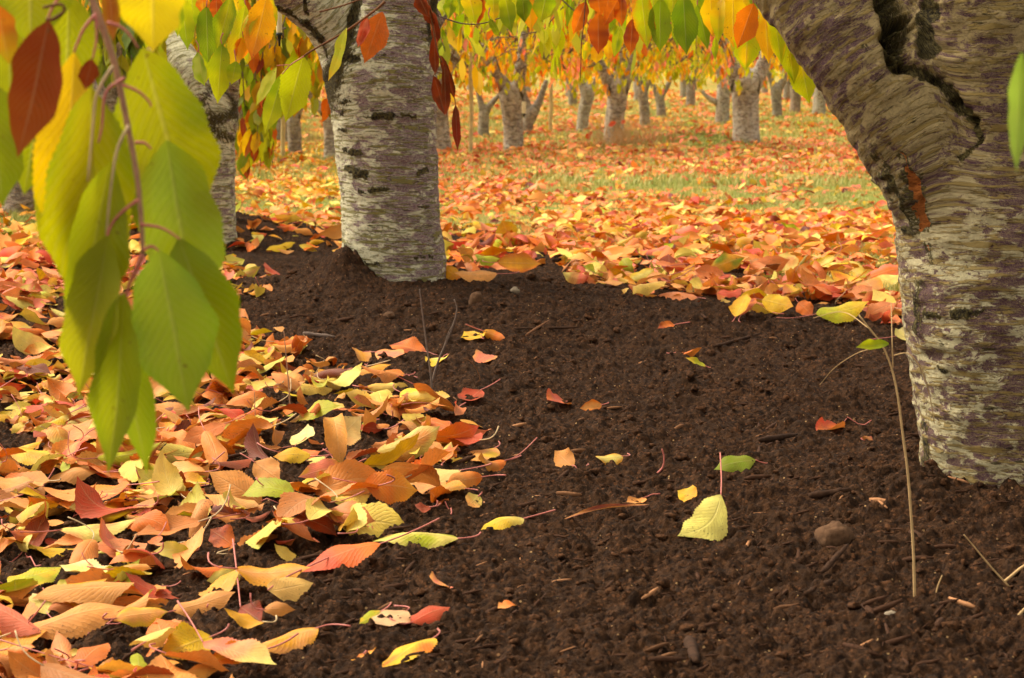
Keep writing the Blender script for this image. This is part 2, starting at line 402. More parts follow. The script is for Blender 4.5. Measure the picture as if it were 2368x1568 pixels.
# ------------------------------------------------------------------ leaves
def leaf_batch(L, Wd, N, n=10, m=4, kc=None, kl=None, tw=None, wav=None, ser=0.0, fold=0.0, rng=RNG):
    """N cherry leaves lying in their own frame (x across, y along from the base, z up). L, Wd, kc (cross curl, rad over the
    half width), kl (lengthwise curl, rad), tw (twist, rad), wav (edge wave, share of the width). returns V (N, nv, 3), F, UV"""
    one = np.ones(N)
    L = L*one; Wd = Wd*one
    kc = (0 if kc is None else kc)*one; kl = (0 if kl is None else kl)*one; tw = (0 if tw is None else tw)*one; wav = (.06 if wav is None else wav)*one
    t = np.linspace(0, 1, n+1); s = np.linspace(-1, 1, m+1)
    pr = smooth_path(np.array([(0, .03), (.04, .22), (.1, .46), (.2, .74), (.33, .95), (.48, 1), (.62, .92), (.74, .71), (.84, .43), (.91, .21), (.96, .085), (1, .012)]), 240)
    prof = np.interp(t, pr[:, 0], pr[:, 1])
    if ser > 0: prof = prof*(1 + ser*np.where(np.arange(n+1) % 2 == 0, 1, -1)*(t > .03)*(t < .97))
    ph = rng.uniform(0, 6.28, N); ph2 = rng.uniform(0, 6.28, N)
    w = prof[None, :, None]*Wd[:, None, None]/2                       # N,n+1,1
    sd_ = np.sign(s)[None, None, :]; tt = t[None, :, None]
    irr = 1 + .085*np.sin(tt*9.5+ph[:, None, None]+sd_*1.9) + .05*np.sin(tt*23+ph2[:, None, None]-sd_*2.3)
    x0 = s[None, None, :]*w*irr
    kk = (kc[:, None, None]/(Wd[:, None, None]/2))*(1 + .35*np.sin(t[None, :, None]*3 + ph[:, None, None]))
    kk = np.where(np.abs(kk) < 1e-3, 1e-3, kk)
    X = np.sin(kk*x0)/kk; Zc = (1-np.cos(kk*x0))/kk + fold*np.abs(x0)
    Zc = Zc + wav[:, None, None]*Wd[:, None, None]*np.sin(t[None, :, None]*11 + ph[:, None, None] + s[None, None, :]*1.5)*np.abs(s)[None, None, :]**1.5*prof[None, :, None]
    th = kl[:, None]*(t[None, :]-.3) + .12*np.sin(t[None, :]*5+ph2[:, None])
    dy = np.cos(th); dz = np.sin(th); st = L[:, None]/n
    yc = np.concatenate([np.zeros((N, 1)), np.cumsum((dy[:, 1:]+dy[:, :-1])/2*st, 1)], 1)
    zc = np.concatenate([np.zeros((N, 1)), np.cumsum((dz[:, 1:]+dz[:, :-1])/2*st, 1)], 1)
    ta = tw[:, None]*t[None, :]
    Xr = X*np.cos(ta)[:, :, None] - Zc*np.sin(ta)[:, :, None]; Zr = X*np.sin(ta)[:, :, None] + Zc*np.cos(ta)[:, :, None]
    # offset Zr along the midrib normal
    V = np.stack([Xr, yc[:, :, None] - Zr*dz[:, :, None], zc[:, :, None] + Zr*dy[:, :, None]], -1)
    V = V.reshape(N, -1, 3)
    i = (np.arange(n)[:, None]*(m+1) + np.arange(m)[None, :]).ravel()
    F = np.stack([i, i+1, i+m+2, i+m+1], -1)
    UV = np.stack(np.broadcast_arrays(s[None, :]*.5+.5, np.clip(t, .002, 1)[:, None]), -1).reshape(-1, 2)
    return V, F, UV
def frames(yaxis, normal):
    """rotation matrices (N,3,3) whose columns are x, y (leaf axis), z (face normal)"""
    y = yaxis/np.linalg.norm(yaxis, axis=1)[:, None]; z = normal - (normal*y).sum(1)[:, None]*y
    z /= np.linalg.norm(z, axis=1)[:, None]+1e-9; x = np.cross(y, z)
    return np.stack([x, y, z], -1)
def leaf_cols(c1, c2, cb, UV, n, rng=RNG):
    """blend two hues over each leaf: along its length, from the edges, or in blotches. c (N,3)"""
    N = len(c1); u = np.abs(UV[:, 0]-.5)*2; v = UV[:, 1]
    mode = rng.integers(0, 4, N)[:, None]; off = rng.uniform(-.25, .25, N)[:, None]; ph = rng.uniform(0, 6.3, N)[:, None]
    w = np.where(mode == 0, sstep(.2, .9, v[None]+off), np.where(mode == 1, sstep(.35, 1.0, u[None]+off), np.where(mode == 2, sstep(.9, .1, v[None]+off), sstep(-.3, .7, np.sin(v[None]*7+ph)*np.cos(UV[None, :, 0]*6+ph)+off))))
    w = np.clip(w + .12*np.sin(v[None]*23+ph*3), 0, 1)[..., None]
    A = c1[:, None, :]*(1-w) + c2[:, None, :]*w
    return A.reshape(-1, 3), (cb[:, None, :]*(1-.35*w) + .35*w*(c2[:, None, :]*.6+.4*cb[:, None, :])).reshape(-1, 3)

PAL = {k: srgb(*v) for k, v in dict(green=(128, 150, 22), darkgreen=(104, 132, 22), lime=(176, 182, 16), yellow=(228, 188, 20), gold=(226, 158, 22),
    pale=(232, 214, 120), orange=(220, 116, 34), tan=(216, 150, 86), peach=(236, 164, 94), salmon=(232, 128, 104), red=(204, 78, 52), rust=(156, 62, 18), brown=(110, 42, 20), plum=(120, 56, 50), cream=(240, 222, 160)).items()}
def _sat(c, k=1.06):
    l = c@np.array([.3, .6, .1]); c = np.clip(l+(c-l)*k, .004, 1); return c*np.array([1.02, .99, .88])
PAL = {k: _sat(v) for k, v in PAL.items()}
WORD = dict(green='green', darkgreen='dark green', lime='yellow-green', yellow='yellow', gold='golden yellow', pale='pale yellow', orange='orange', tan='tan', peach='peach', salmon='salmon pink', red='red-orange', rust='rust brown', brown='dark brown', plum='purplish brown', cream='cream')

# ------------------------------------------------------------------ litter density (where leaves lie thick on the ground)
ED_A = np.array([(430, 540), (470, 540), (560, 545), (640, 620), (720, 640), (800, 640), (860, 760), (900, 940), (950, 990), (1000, 1060), (1060, 1120), (1130, 1130), (1200, 1040), (1260, 990), (1320, 830), (1400, 730), (1500, 690), (1568, 590), (1700, 500), (2400, 300)], float)
ED_L = np.array([(-400, 900), (0, 900), (1019, 490), (1025, 668), (1240, 640), (1250, 615), (1290, 640), (1330, 665), (1400, 675), (1500, 700), (1560, 695), (1670, 705), (1700, 765), (1830, 765), (2100, 790), (2400, 760), (3200, 700)], float)
def density(px, py, x, y):
    n = fbm(x*2.6, y*2.6, 51, 3); n2 = fbm(x*.9, y*.6, 52, 3); n5 = fbm(x*7, y*7, 53, 2)
    ed = np.interp(py, ED_A[:, 0], ED_A[:, 1])
    A = sstep(40, -70, px - ed + 45*n) * (py > 540)
    A = A*(0.26+.8*sstep(-.2, .2, n5+n*.5))
    A = A*np.where((px > 535) & (py < 770), .36, 1.0)*np.where((px > 700) & (py < 900) & (py > 760), .5, 1)
    lo = np.interp(px, ED_L[:, 0], ED_L[:, 1])
    B = sstep(8, -22, py - lo + 25*n)*(px > 1000)*(py > 395)
    B = B*np.where((px > 1025) & (px < 1245) & (py > 500) & (py < 590), .2, 1)
    gp = sstep(395, 425, py)*sstep(520, 480, py)*sstep(1180, 1260, px)        # the grassy strip
    B = B*(1 - .90*gp*sstep(-.6, .0, n2+.6*n+.3*n5))
    B = B*np.where((px > 1600) & (py > 600) & (py < 650), .7+.3*(n > -.1), 1)*1.2
    strip = .42*(px > 530)*(px < 800)*(py > 455)*(py < 600)
    Cc = (px < 800)*(px > 530)*(py <= 458)*(py > 395)*.9
    Lf = (px <= 535)*(py <= 545)*(py > 395)*.55
    far = (py <= 397)*np.where(py > 335, .95, np.where(py > 290, .16 + .85*sstep(-.1, .25, n2), .14 + .55*sstep(-.05, .3, n2)))
    soilsp = .004
    d = np.maximum.reduce([A, B, strip, Cc, Lf, far, soilsp*np.ones_like(A)])
    heap = np.exp(-((x-2.15)/.8)**2-((y-25.2)/.7)**2)
    d = np.maximum(d, 1.4*heap)
    d = d*(np.hypot(x-MIDX, y-MIDY) > .17)*(np.hypot(x-RTX, y-RTY) > .19)
    return d
def scatter(y0, y1, dens, margin=.35, seed=0):
    rng = np.random.default_rng(seed)
    area = (y1-y0)*(2*(.262*(y0+y1)/2+margin)); N = int(area*dens)
    y = rng.uniform(y0, y1, N); x = rng.uniform(-1, 1, N)*(.262*y+margin)
    px, py, _ = proj(x, y, base_z(x, y)); d = density(px, py, x, y)
    k = rng.uniform(0, 1, N) < d
    return x[k], y[k], px[k], py[k], rng
def pick(rng, names, w, n):
    w = np.array(w, float); return rng.choice(len(names), n, p=w/w.sum())
LN = ['orange', 'gold', 'yellow', 'pale', 'peach', 'salmon', 'red', 'rust', 'brown', 'lime', 'tan', 'plum']
PALA = np.array([PAL[n] for n in LN])
def litter_colors(rng, px, py, y):
    N = len(px)
    near = pick(rng, LN, [26, 14, 14, 9, 13, 3, 9, 9, 5, 5, 13, 3], N)
    pink = pick(rng, LN, [9, 5, 5, 3, 12, 38, 28, 6, 2, 1, 3, 4], N)
    gold = pick(rng, LN, [22, 22, 22, 6, 8, 6, 3, 2, 1, 6, 6, 0], N)
    right = pick(rng, LN, [28, 12, 9, 5, 15, 13, 13, 6, 2, 4, 6, 2], N)
    fargold = pick(rng, LN, [30, 14, 6, 2, 12, 24, 12, 3, 1, 2, 6, 0], N)
    i = near.copy()
    r = rng.uniform(0, 1, N)
    i = np.where(px > 1000, right, i)
    i = np.where((px > 1000) & (py < 480) & (r < .8), pink, i)
    i = np.where((px < 540) & (py > 600) & (py < 790) & (r < .6), pink, i)
    i = np.where((px < 540) & (py < 620), gold, i)
    i = np.where((px >= 530) & (px < 800) & (py < 470), gold, i)
    i = np.where((py < 300), fargold, i)
    return i
def make_litter(x, y, px, py, rng, n, m, ser, size=1.0, wild=1.0):
    N = len(x); ci = litter_colors(rng, px, py, y); dn0 = density(px, py, x, y)
    c1 = PALA[ci]*rng.uniform(.82, 1.12, (N, 1)); c1 = c1*rng.uniform(.92, 1.08, (N, 3))
    c2i = litter_colors(rng, px, py, y); c2 = np.where(rng.uniform(0, 1, (N, 1)) < .55, PALA[c2i], c1*.8)
    cb = .5*c1 + .5*np.array(PAL['peach'])[None]*rng.uniform(.8, 1.12, (N, 1)); 
    yel = np.isin(ci, [1, 2, 3, 9]); cb = np.where(yel[:, None], .4*c1+.6*np.array(PAL['pale']), cb)
    L = rng.normal(.096, .020, N).clip(.045, .14)*size; L = np.where(dn0 < .02, L*.55, L); L = np.where(rng.uniform(0, 1, N) < .33, L*rng.uniform(.42, .68, N), L); Wd = L*rng.uniform(.40, .54, N)
    kc = rng.choice([-1, 1], N, p=[.55, .45])*np.abs(rng.normal(.65, .62, N)).clip(.05, 2.4)*wild
    kl = rng.normal(0, .9, N)*wild; tw = rng.normal(0, .7, N)*wild
    V, F, UV = leaf_batch(L, Wd, N, n, m, kc, kl, tw, rng.uniform(.02, .10, N), ser, rng=rng)
    V = V - V.mean(1)[:, None, :]
    yaw = rng.uniform(0, 2*pi, N); pit = rng.normal(0, .22, N)
    ax = np.stack([np.cos(yaw)*np.cos(pit), np.sin(yaw)*np.cos(pit), np.sin(pit)], -1)
    up = rng.choice([1, -1], N, p=[.55, .45])
    nr = np.stack([rng.normal(0, .33, N), rng.normal(-.18, .36, N), np.ones(N)], -1)
    R = frames(ax, nr*up[:, None])
    V = np.einsum('nij,nvj->nvi', R, V)
    dn = density(px, py, x, y)
    # rest each leaf on the ground: its lowest point touches, thick litter stacks a little higher
    zmin = V[:, :, 2].min(1)
    g = ground_z(x, y); lift = rng.uniform(0, 1, N)**1.6*.028*np.clip(dn*1.2, 0, 1)
    V = V + np.stack([x, y, g - zmin*.72 + .001 + lift], -1)[:, None, :]
    return dict(V=V, F=F, UV=UV, ci=ci, c1=c1, c2=c2, cb=cb, kc=kc, kl=kl, up=up, L=L, x=x, y=y, px=px, py=py, dn=dn, R=R)
def leaves_mesh(name, D, idx, mat):
    V = D['V'][idx]; N, nv, _ = V.shape
    F = (D['F'][None]+np.arange(N)[:, None, None]*nv).reshape(-1, 4)
    ca, cb = leaf_cols(D['c1'][idx], D['c2'][idx], D['cb'][idx], D['UV'], 0, np.random.default_rng(5))
    return mesh_np(name, V.reshape(-1, 3), F, mat, cols={'col': ca, 'colb': cb}, uv=np.tile(D['UV'], (N, 1)))
def stalk_for(base, axis, L, rng, up=.3, r=.0011, sink=True):
    """a thin curved stalk leaving the blade's base"""
    d = -axis/np.linalg.norm(axis); k = rng.normal(0, .35, 3); k[2] = abs(k[2])*up
    L = L*rng.uniform(.45, 1); k = k*1.6
    pts = smooth_path(np.array([base+d*-.004, base+d*L*.25+k*L*.06, base+d*L*.45+k*L*.26, base+d*L*.55+k*L*.55]), 7)
    g = ground_z(pts[:, 0], pts[:, 1])+.0015
    pts[:, 2] = np.maximum(pts[:, 2], g)
    return tube(pts, np.linspace(r*.85, r*1.15, 7), 4)

# ------------------------------------------------------------------ trees: smooth solid from tapered limbs
def sdf(p, segs, k=.03):
    D = None; p = p.astype(np.float32)
    for (a, b, ra, rb, i) in segs:
        ab = (b-a).astype(np.float32); q = p-a.astype(np.float32); t = np.clip((q@ab)/(ab@ab), 0, 1)
        q -= t[..., None]*ab; d = np.sqrt(np.einsum('...i,...i', q, q)) - (ra+(rb-ra)*t)
        if D is None: D = d
        else:
            h = np.clip(.5+.5*(D-d)/k, 0, 1); D = D+(d-D)*h - k*h*(1-h)
    return D
def branch_info(p, segs, nb):
    """distance to each branch"""
    B = np.full((nb,)+p.shape[:-1], 9.0)
    for (a, b, ra, rb, i) in segs:
        ab = b-a; t = np.clip(((p-a)@ab)/(ab@ab), 0, 1)
        d = np.linalg.norm(p-(a+t[..., None]*ab), axis=-1) - (ra+(rb-ra)*t)
        B[i] = np.minimum(B[i], d)
    return B
def nets(segs, res, k, zclip):
    P = np.array([q for s in segs for q in (s[0], s[1])]); R = max(max(s[2], s[3]) for s in segs)
    lo = P.min(0)-R*.6-3*res; hi = P.max(0)+R*.6+3*res
    lo[:2] -= R*.5; hi[:2] += R*.5
    g = [lo[i]+res*np.arange(int((hi[i]-lo[i])/res)+2) for i in range(3)]
    sh = [len(q) for q in g]; G = np.ones(sh, np.float32)
    cs = 4; gc = [q[::cs] for q in g]
    C3 = np.stack(np.meshgrid(*gc, indexing='ij'), -1); near = np.full(C3.shape[:3], 1.0, np.float32); near[:] = sdf(C3, segs, k)
    band = np.abs(near) < cs*res*1.9
    Bf = band.repeat(cs, 0).repeat(cs, 1).repeat(cs, 2)[:sh[0], :sh[1], :sh[2]]; G = near.repeat(cs, 0).repeat(cs, 1).repeat(cs, 2)[:sh[0], :sh[1], :sh[2]].copy()
    ii = np.argwhere(Bf)
    for s0 in range(0, len(ii), 400000):
        j = ii[s0:s0+400000]; G[j[:, 0], j[:, 1], j[:, 2]] = sdf(lo+j*res, segs, k)
    ins = G < 0
    c = np.zeros((sh[0]-1, sh[1]-1, sh[2]-1), np.int8)
    for dx in (0, 1):
        for dy in (0, 1):
            for dz in (0, 1): c += ins[dx:sh[0]-1+dx, dy:sh[1]-1+dy, dz:sh[2]-1+dz]
    act = (c > 0) & (c < 8); idx = np.argwhere(act); vid = np.full(act.shape, -1, np.int64); vid[act] = np.arange(len(idx))
    V = (idx+.5)*res + lo
    F = []
    for ax in range(3):
        o = [slice(None)]*3; a1 = list(o); a1[ax] = slice(0, -1); a2 = list(o); a2[ax] = slice(1, None)
        A = ins[tuple(a1)]; B = ins[tuple(a2)]; e = np.argwhere(A != B)
        u, v = (ax+1) % 3, (ax+2) % 3
        ok = (e[:, u] > 0) & (e[:, v] > 0) & (e[:, u] < sh[u]-1) & (e[:, v] < sh[v]-1); e = e[ok]
        q = []
        for du, dv in ((0, 0), (-1, 0), (-1, -1), (0, -1)):
            f = e.copy(); f[:, u] += du; f[:, v] += dv; q.append(vid[f[:, 0], f[:, 1], f[:, 2]])
        q = np.stack(q, -1); flip = ~A[e[:, 0], e[:, 1], e[:, 2]]
        q[flip] = q[flip][:, ::-1]; F.append(q)
    F = np.vstack(F); F = F[(F >= 0).all(1)]
    for _ in range(3):
        d = sdf(V, segs, k); e = res*.3
        gr = np.stack([sdf(V+np.eye(3)[i]*e, segs, k)-d for i in range(3)], -1).astype(float)/e
        gn = (gr**2).sum(-1)+1e-6; V = V - (np.clip(d, -res, res)/gn)[:, None]*gr
    gr /= np.linalg.norm(gr, axis=1)[:, None]+1e-9
    return V, F, gr
def branch_frames(branches):
    fr = []
    O = branches[1][0][0] if len(branches) > 1 else branches[0][0][0]
    for b in branches:
        P = np.array([q[0] for q in b]); d = P[-1]-P[0]; d /= np.linalg.norm(d)
        x = np.cross([0, 1, 0.01], d); x /= np.linalg.norm(x); y = np.cross(d, x); fr.append((O, np.stack([x, y, d])))
    return fr
def wood(branches, res, k, amp=1.0, marks=(), seed=0, crs=.9):
    """branches: lists of (point, radius); marks: (p0, p1, radius, kind, depth) on the bark"""
    segs = []
    for i, b in enumerate(branches):
        pts = smooth_path(np.array([np.append(q[0], q[1]) for q in b]), max(4, len(b)*3))
        for j in range(len(pts)-1): segs.append((pts[j, :3], pts[j+1, :3], pts[j, 3], pts[j+1, 3], i))
    V, F, N = nets(segs, res, k, None)
    B = branch_info(V, segs, len(branches)); o = np.sort(B, 0)
    fr = branch_frames(branches); w = np.argmin(B, 0)
    ww = np.exp(-np.clip(B-B.min(0), 0, 1)/.012); ww /= ww.sum(0); bk = np.zeros_like(V)
    for i, (c, R) in enumerate(fr): bk += ww[i][:, None]*((V-c)@R.T)
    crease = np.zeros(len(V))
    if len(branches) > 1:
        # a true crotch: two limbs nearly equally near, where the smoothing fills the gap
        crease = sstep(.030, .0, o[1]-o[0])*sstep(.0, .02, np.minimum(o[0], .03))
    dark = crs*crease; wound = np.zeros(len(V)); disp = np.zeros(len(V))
    s = seed*13
    disp += amp*(.0045*vnoise(bk[:, 0]*9, bk[:, 1]*9, bk[:, 2]*7, s) + .0030*vnoise(bk[:, 0]*22, bk[:, 1]*22, bk[:, 2]*34, s+1) + .0016*vnoise(bk[:, 0]*26, bk[:, 1]*26, bk[:, 2]*120, s+2) + .0011*vnoise(bk[:, 0]*90, bk[:, 1]*90, bk[:, 2]*110, s+3))
    Wp = V + .0065*np.stack([vnoise(V[:, 0]*55, V[:, 1]*55, V[:, 2]*55, 71), 0*V[:, 0], vnoise(V[:, 0]*60, V[:, 1]*60, V[:, 2]*60, 72)], -1) + .003*np.stack([vnoise(V[:, 0]*170, V[:, 1]*170, V[:, 2]*170, 73), 0*V[:, 0], vnoise(V[:, 0]*170, V[:, 1]*170, V[:, 2]*190, 74)], -1)
    for (a, b, r, kind, dep) in marks:
        ab = b-a; t = np.clip(((Wp-a)@ab)/(ab@ab+1e-12), 0, 1); q = Wp-(a+t[:, None]*ab); d = np.linalg.norm(q*np.array([1, .14, 1]), axis=1)/r
        f = sstep(1.15, .35, d)*(N[:, 1] < .25)
        if kind == 'dark': dark = np.maximum(dark, f*(.80 if dep < -.007 else .95))
        else: wound = np.maximum(wound, f); dark = np.maximum(dark, sstep(1.9, 1.1, d)*.55)
        disp += dep*f*(1+.5*vnoise(V[:, 0]*120, V[:, 1]*120, V[:, 2]*120, 5))
    V = V + N*disp[:, None]
    lichen = sstep(.10, -.12, V[:, 0]-V[:, 0].mean())  # lichen share: bark grows paler towards the left
    if seed == 2: lichen = .62 + .25*(lichen-.5)
    if seed not in (1, 2): lichen = np.full(len(V), .8)
    return V, F, bk, dark, wound, lichen
def wood_mesh(name, mat, *a, **k):
    V, F, bk, dark, wound, lichen = wood(*a, **k)
    if not k.get('seed'): pass
    return mesh_np(name, V, F, mat, floats={'dark': dark, 'wound': wound, 'lit': lichen}, vecs={'bk': bk})
def px_branch(pts, d, dd=0.0):
    """pts (px, py, radius px[, depth shift]) at distance d -> [(3D point, radius)]"""
    out = []
    for q in pts:
        e = d + (q[3] if len(q) > 3 else 0); out.append((P3(q[0], q[1], e/ (CP)), q[2]*e/FPX))
    return out
def P3y(px, py, y):
    r = ray(px, py); return CAM + r*(y/r[1])
def pxb(pts, y):
    return [(P3y(q[0], q[1], y+(q[3] if len(q) > 3 else 0)), q[2]*(y+(q[3] if len(q) > 3 else 0))/FPX) for q in pts]
def mk(a, b, r, y, kind='dark', dep=.002):
    return (P3y(a[0], a[1], y), P3y(b[0], b[1], y), r*y/FPX, kind, dep)

def crown(seed, n_str, r0, r1, z0, z1, pal, w, leafL=.10, per=13, seg=(4, 2), low=.35, mat=None, holes=0.0):
    """drooping strings of leaves through a flattened dome; returns (leaf mesh, twig mesh)"""
    rng = np.random.default_rng(seed)
    th = rng.uniform(0, 2*pi, n_str); rr = r0 + (r1-r0)*rng.uniform(0, 1, n_str)**.6
    zt = z0 + (z1-z0)*rng.uniform(0, 1, n_str)*(1-.35*(rr/r1)**2)
    Ls = rng.uniform(.30, .75, n_str); Ls = np.minimum(Ls, zt-low-rng.uniform(0, .5, n_str)*(1-rr/r1*.5)); Ls = Ls.clip(.12)
    sw = rng.normal(0, .16, (n_str, 2)); base = np.stack([np.cos(th)*rr, np.sin(th)*rr, zt], -1)
    k = rng.uniform(.0, 1, (n_str, per)); k.sort(1)
    pos = base[:, None, :] + np.concatenate([sw[:, None, :]*(k**1.3)[..., None]*1.4, -(Ls[:, None]*k)[..., None]], -1) + rng.normal(0, .02, (n_str, per, 3))
    tone = rng.choice(len(pal), n_str, p=np.array(w)/sum(w))
    P = pos.reshape(-1, 3); N = len(P); tn = np.repeat(tone, per)
    alt = rng.uniform(0, 1, N) < .35; tn = np.where(alt, rng.choice(len(pal), N, p=np.array(w)/sum(w)), tn)
    C = np.clip(np.array([PAL[q] for q in pal])[tn]*rng.uniform(.9, 1.35, (N, 1)), 0, .95); C2 = C*rng.uniform(.8, 1.1, (N, 3)); CB = C*.75+.25*np.array(PAL['pale'])
    L = rng.normal(leafL, .015, N).clip(.05, .14)
    V, F, UV = leaf_batch(L, L*rng.uniform(.34, .5, N), N, seg[0], seg[1], rng.normal(0, .4, N), rng.normal(0, .4, N), rng.normal(0, .4, N), .04, 0, rng=rng)
    ax = np.stack([rng.normal(0, .32, N), rng.normal(0, .32, N), -np.ones(N)], -1)
    nr = np.stack([rng.normal(0, 1, N), rng.normal(0, 1, N), rng.normal(0, .2, N)], -1)
    V = np.einsum('nij,nvj->nvi', frames(ax, nr), V) + P[:, None, :]
    nv = V.shape[1]; FF = (F[None]+np.arange(N)[:, None, None]*nv).reshape(-1, 4)
    ca, cb = leaf_cols(C, C2, CB, UV, 0, rng)
    lm = mesh_np('crown', V.reshape(-1, 3), FF, mat or M['far_leaf'], cols={'col': ca, 'colb': cb})
    S2 = Soup()
    for i in range(0, n_str, 2):
        p0 = base[i]; p1 = base[i]+np.array([sw[i, 0]*1.4, sw[i, 1]*1.4, -Ls[i]]); c = np.array([p0[0]*.45, p0[1]*.45, z0-.15+.3*(zt[i]-z0)])
        v, f = tube(smooth_path(np.array([c, (c+p0)/2+[0, 0, .12], p0, (p0+p1)/2, p1]), 8), np.linspace(.007, .0018, 8), 4)
        S2.add(v, f)
    v, f, _ = S2.arr()
    return lm, mesh_np('crown_twigs', v, f, M['twig_grey'])

# --- the two near trees
def mid_tree():
    t = [(-1, 0)]
    y = 6.0
    trunk = pxb([(925, 760, 110), (918, 660, 106), (906, 540, 105), (897, 400, 105), (889, 260, 107), (884, 170, 110), (897, 70, 84), (912, -30, 74), (930, -160, 66), (960, -420, 56), (1010, -700, 44)], y)
    left = pxb([(872, 230, 85), (838, 150, 78), (800, 82, 62), (745, 16, 57, -.03), (676, -28, 52, -.06), (590, -80, 46, -.1), (470, -190, 40, -.2), (380, -340, 34, -.35)], y)
    right = pxb([(915, 120, 60), (950, 50, 50, .03), (992, -10, 46, .06), (1050, -90, 40, .12), (1130, -260, 34, .25), (1180, -480, 28, .4)], y)
    yf = y-.11
    marks = [mk((832, -30), (800, 90), 12, yf, dep=-.004), mk((800, 90), (788, 150), 11, yf, dep=-.002), mk((788, 150), (778, 200), 9, yf, dep=.003),
             mk((640, 18), (700, 55), 12, yf-.04, dep=.004), mk((700, 55), (735, 90), 15, yf-.02, dep=.004), mk((735, 90), (752, 130), 9, yf),
             mk((806, 132), (826, 138), 13, yf, dep=-.006), mk((700, 0), (705, 30), 10, yf-.04),
             mk((868, 268), (905, 268), 15, yf, dep=.004), mk((840, 272), (960, 266), 5, yf), mk((785, 303), (800, 304), 8, yf), mk((806, 352), (830, 352), 10, yf, dep=.003), mk((788, 345), (795, 348), 7, yf),
             mk((800, 392), (812, 396), 12, yf), mk((825, 401), (845, 404), 13, yf, dep=.002), mk((862, 437), (893, 437), 8, yf), mk((832, 441), (850, 441), 7, yf), mk((960, 398), (985, 394), 8, yf), mk((985, 310), (1000, 309), 6, yf),
             mk((872, 128), (892, 128), 5, yf), mk((866, 209), (885, 208), 6, yf), mk((796, 572), (806, 590), 12, yf), mk((808, 596), (818, 606), 9, yf), mk((955, 596), (1000, 594), 5, yf), mk((850, 610), (880, 611), 6, yf),
             mk((780, 262), (792, 262), 5, yf), mk((790, 235), (815, 236), 4, yf), mk((965, 478), (990, 477), 6, yf), mk((880, 527), (905, 527), 4, yf)]
    root = empty('cherry_tree', (MIDX, MIDY, base_z(MIDX, MIDY)), 'nearest whole grey banded cherry trunk, dark soil mounded at its foot', 'tree')
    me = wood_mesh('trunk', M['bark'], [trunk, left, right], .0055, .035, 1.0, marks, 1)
    o = ob('trunk', me, root); o.matrix_parent_inverse = root.matrix_basis.inverted()
    lm, tm = crown(101, 80, .3, 1.9, 1.35, 2.9, ['lime', 'yellow', 'green', 'gold', 'orange'], [4, 3, 2, 2, 1], low=1.12, per=12)
    c = ob('crown', lm, root); ob('crown_twigs', tm, root)
    return root
def right_tree():
    y = 3.34
    trunk = pxb([(2405, 1350, 238), (2394, 1130, 230), (2376, 920, 226), (2352, 720, 232), (2338, 560, 222), (2322, 420, 196), (2308, 250, 182), (2300, 60, 200), (2300, -160, 194), (2330, -500, 160), (2400, -900, 120)], y)
    left = pxb([(2330, 760, 150), (2272, 560, 124, .0), (2196, 405, 112, -.01), (2100, 262, 110, -.02), (1990, 112, 106, -.01), (1868, -52, 104, .02), (1740, -230, 98, .08), (1560, -480, 84, .2), (1400, -760, 66, .35)], y)
    yf = y-.13
    marks = [mk((2075, -60), (2092, 60), 48, yf-.02, dep=-.042), mk((2092, 60), (2086, 140), 40, yf-.02, dep=-.036), mk((2104, 150), (2173, 186), 19, yf, dep=-.013), mk((2173, 186), (2208, 230), 16, yf, dep=-.012), mk((2208, 230), (2252, 283), 15, yf, dep=-.011), mk((2252, 283), (2268, 327), 13, yf, dep=-.008), mk((2268, 330), (2222, 366), 9, yf, dep=-.003), mk((2150, 10), (2150, 120), 26, yf, dep=-.004), mk((2010, 100), (2020, 112), 10, yf),  # the two widest marks paint the fork groove's shadow into the bark colour
             mk((2078, 350), (2100, 400), 7, yf+.05, 'wound', -.002), mk((2104, 400), (2122, 462), 15, yf+.05, 'wound', -.004), mk((2122, 462), (2128, 530), 12, yf+.05, 'wound', -.004), mk((2136, 570), (2137, 600), 7, yf+.06, 'wound', -.002),
             mk((2085, 160), (2090, 60), 7, yf-.02, 'wound', 0),
             mk((2015, 330), (2045, 400), 14, yf+.10, dep=.005), mk((2045, 400), (2085, 455), 15, yf+.10, dep=.006), mk((2080, 450), (2100, 540), 12, yf+.10, dep=.004), mk((2112, 640), (2118, 760), 15, yf+.10, dep=.006), mk((2118, 760), (2135, 800), 9, yf+.1, dep=.002),
             mk((2140, 980), (2142, 1110), 7, yf+.1), mk((2200, 725), (2260, 720), 10, yf, dep=.002), mk((2260, 720), (2420, 712), 8, yf, dep=.002), mk((2150, 725), (2165, 727), 12, yf+.04), mk((2170, 845), (2185, 850), 7, yf+.03),
             mk((2100, 190), (2110, 270), 7, yf-.02), mk((2130, 260), (2190, 330), 5, yf-.02)]
    root = empty('cherry_tree', (RTX, RTY, base_z(RTX, RTY)), 'thick dark cherry trunk at the right edge, big limb leaning left', 'tree')
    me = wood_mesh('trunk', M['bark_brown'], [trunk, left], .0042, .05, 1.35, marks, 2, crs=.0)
    o = ob('trunk', me, root); o.matrix_parent_inverse = root.matrix_basis.inverted()
    lm, tm = crown(102, 80, .3, 2.0, 1.35, 2.9, ['lime', 'yellow', 'green', 'gold', 'orange'], [4, 3, 2, 2, 1], low=1.10, per=12)
    ob('crown', lm, root); ob('crown_twigs', tm, root)
    return root
mid_tree(); right_tree()

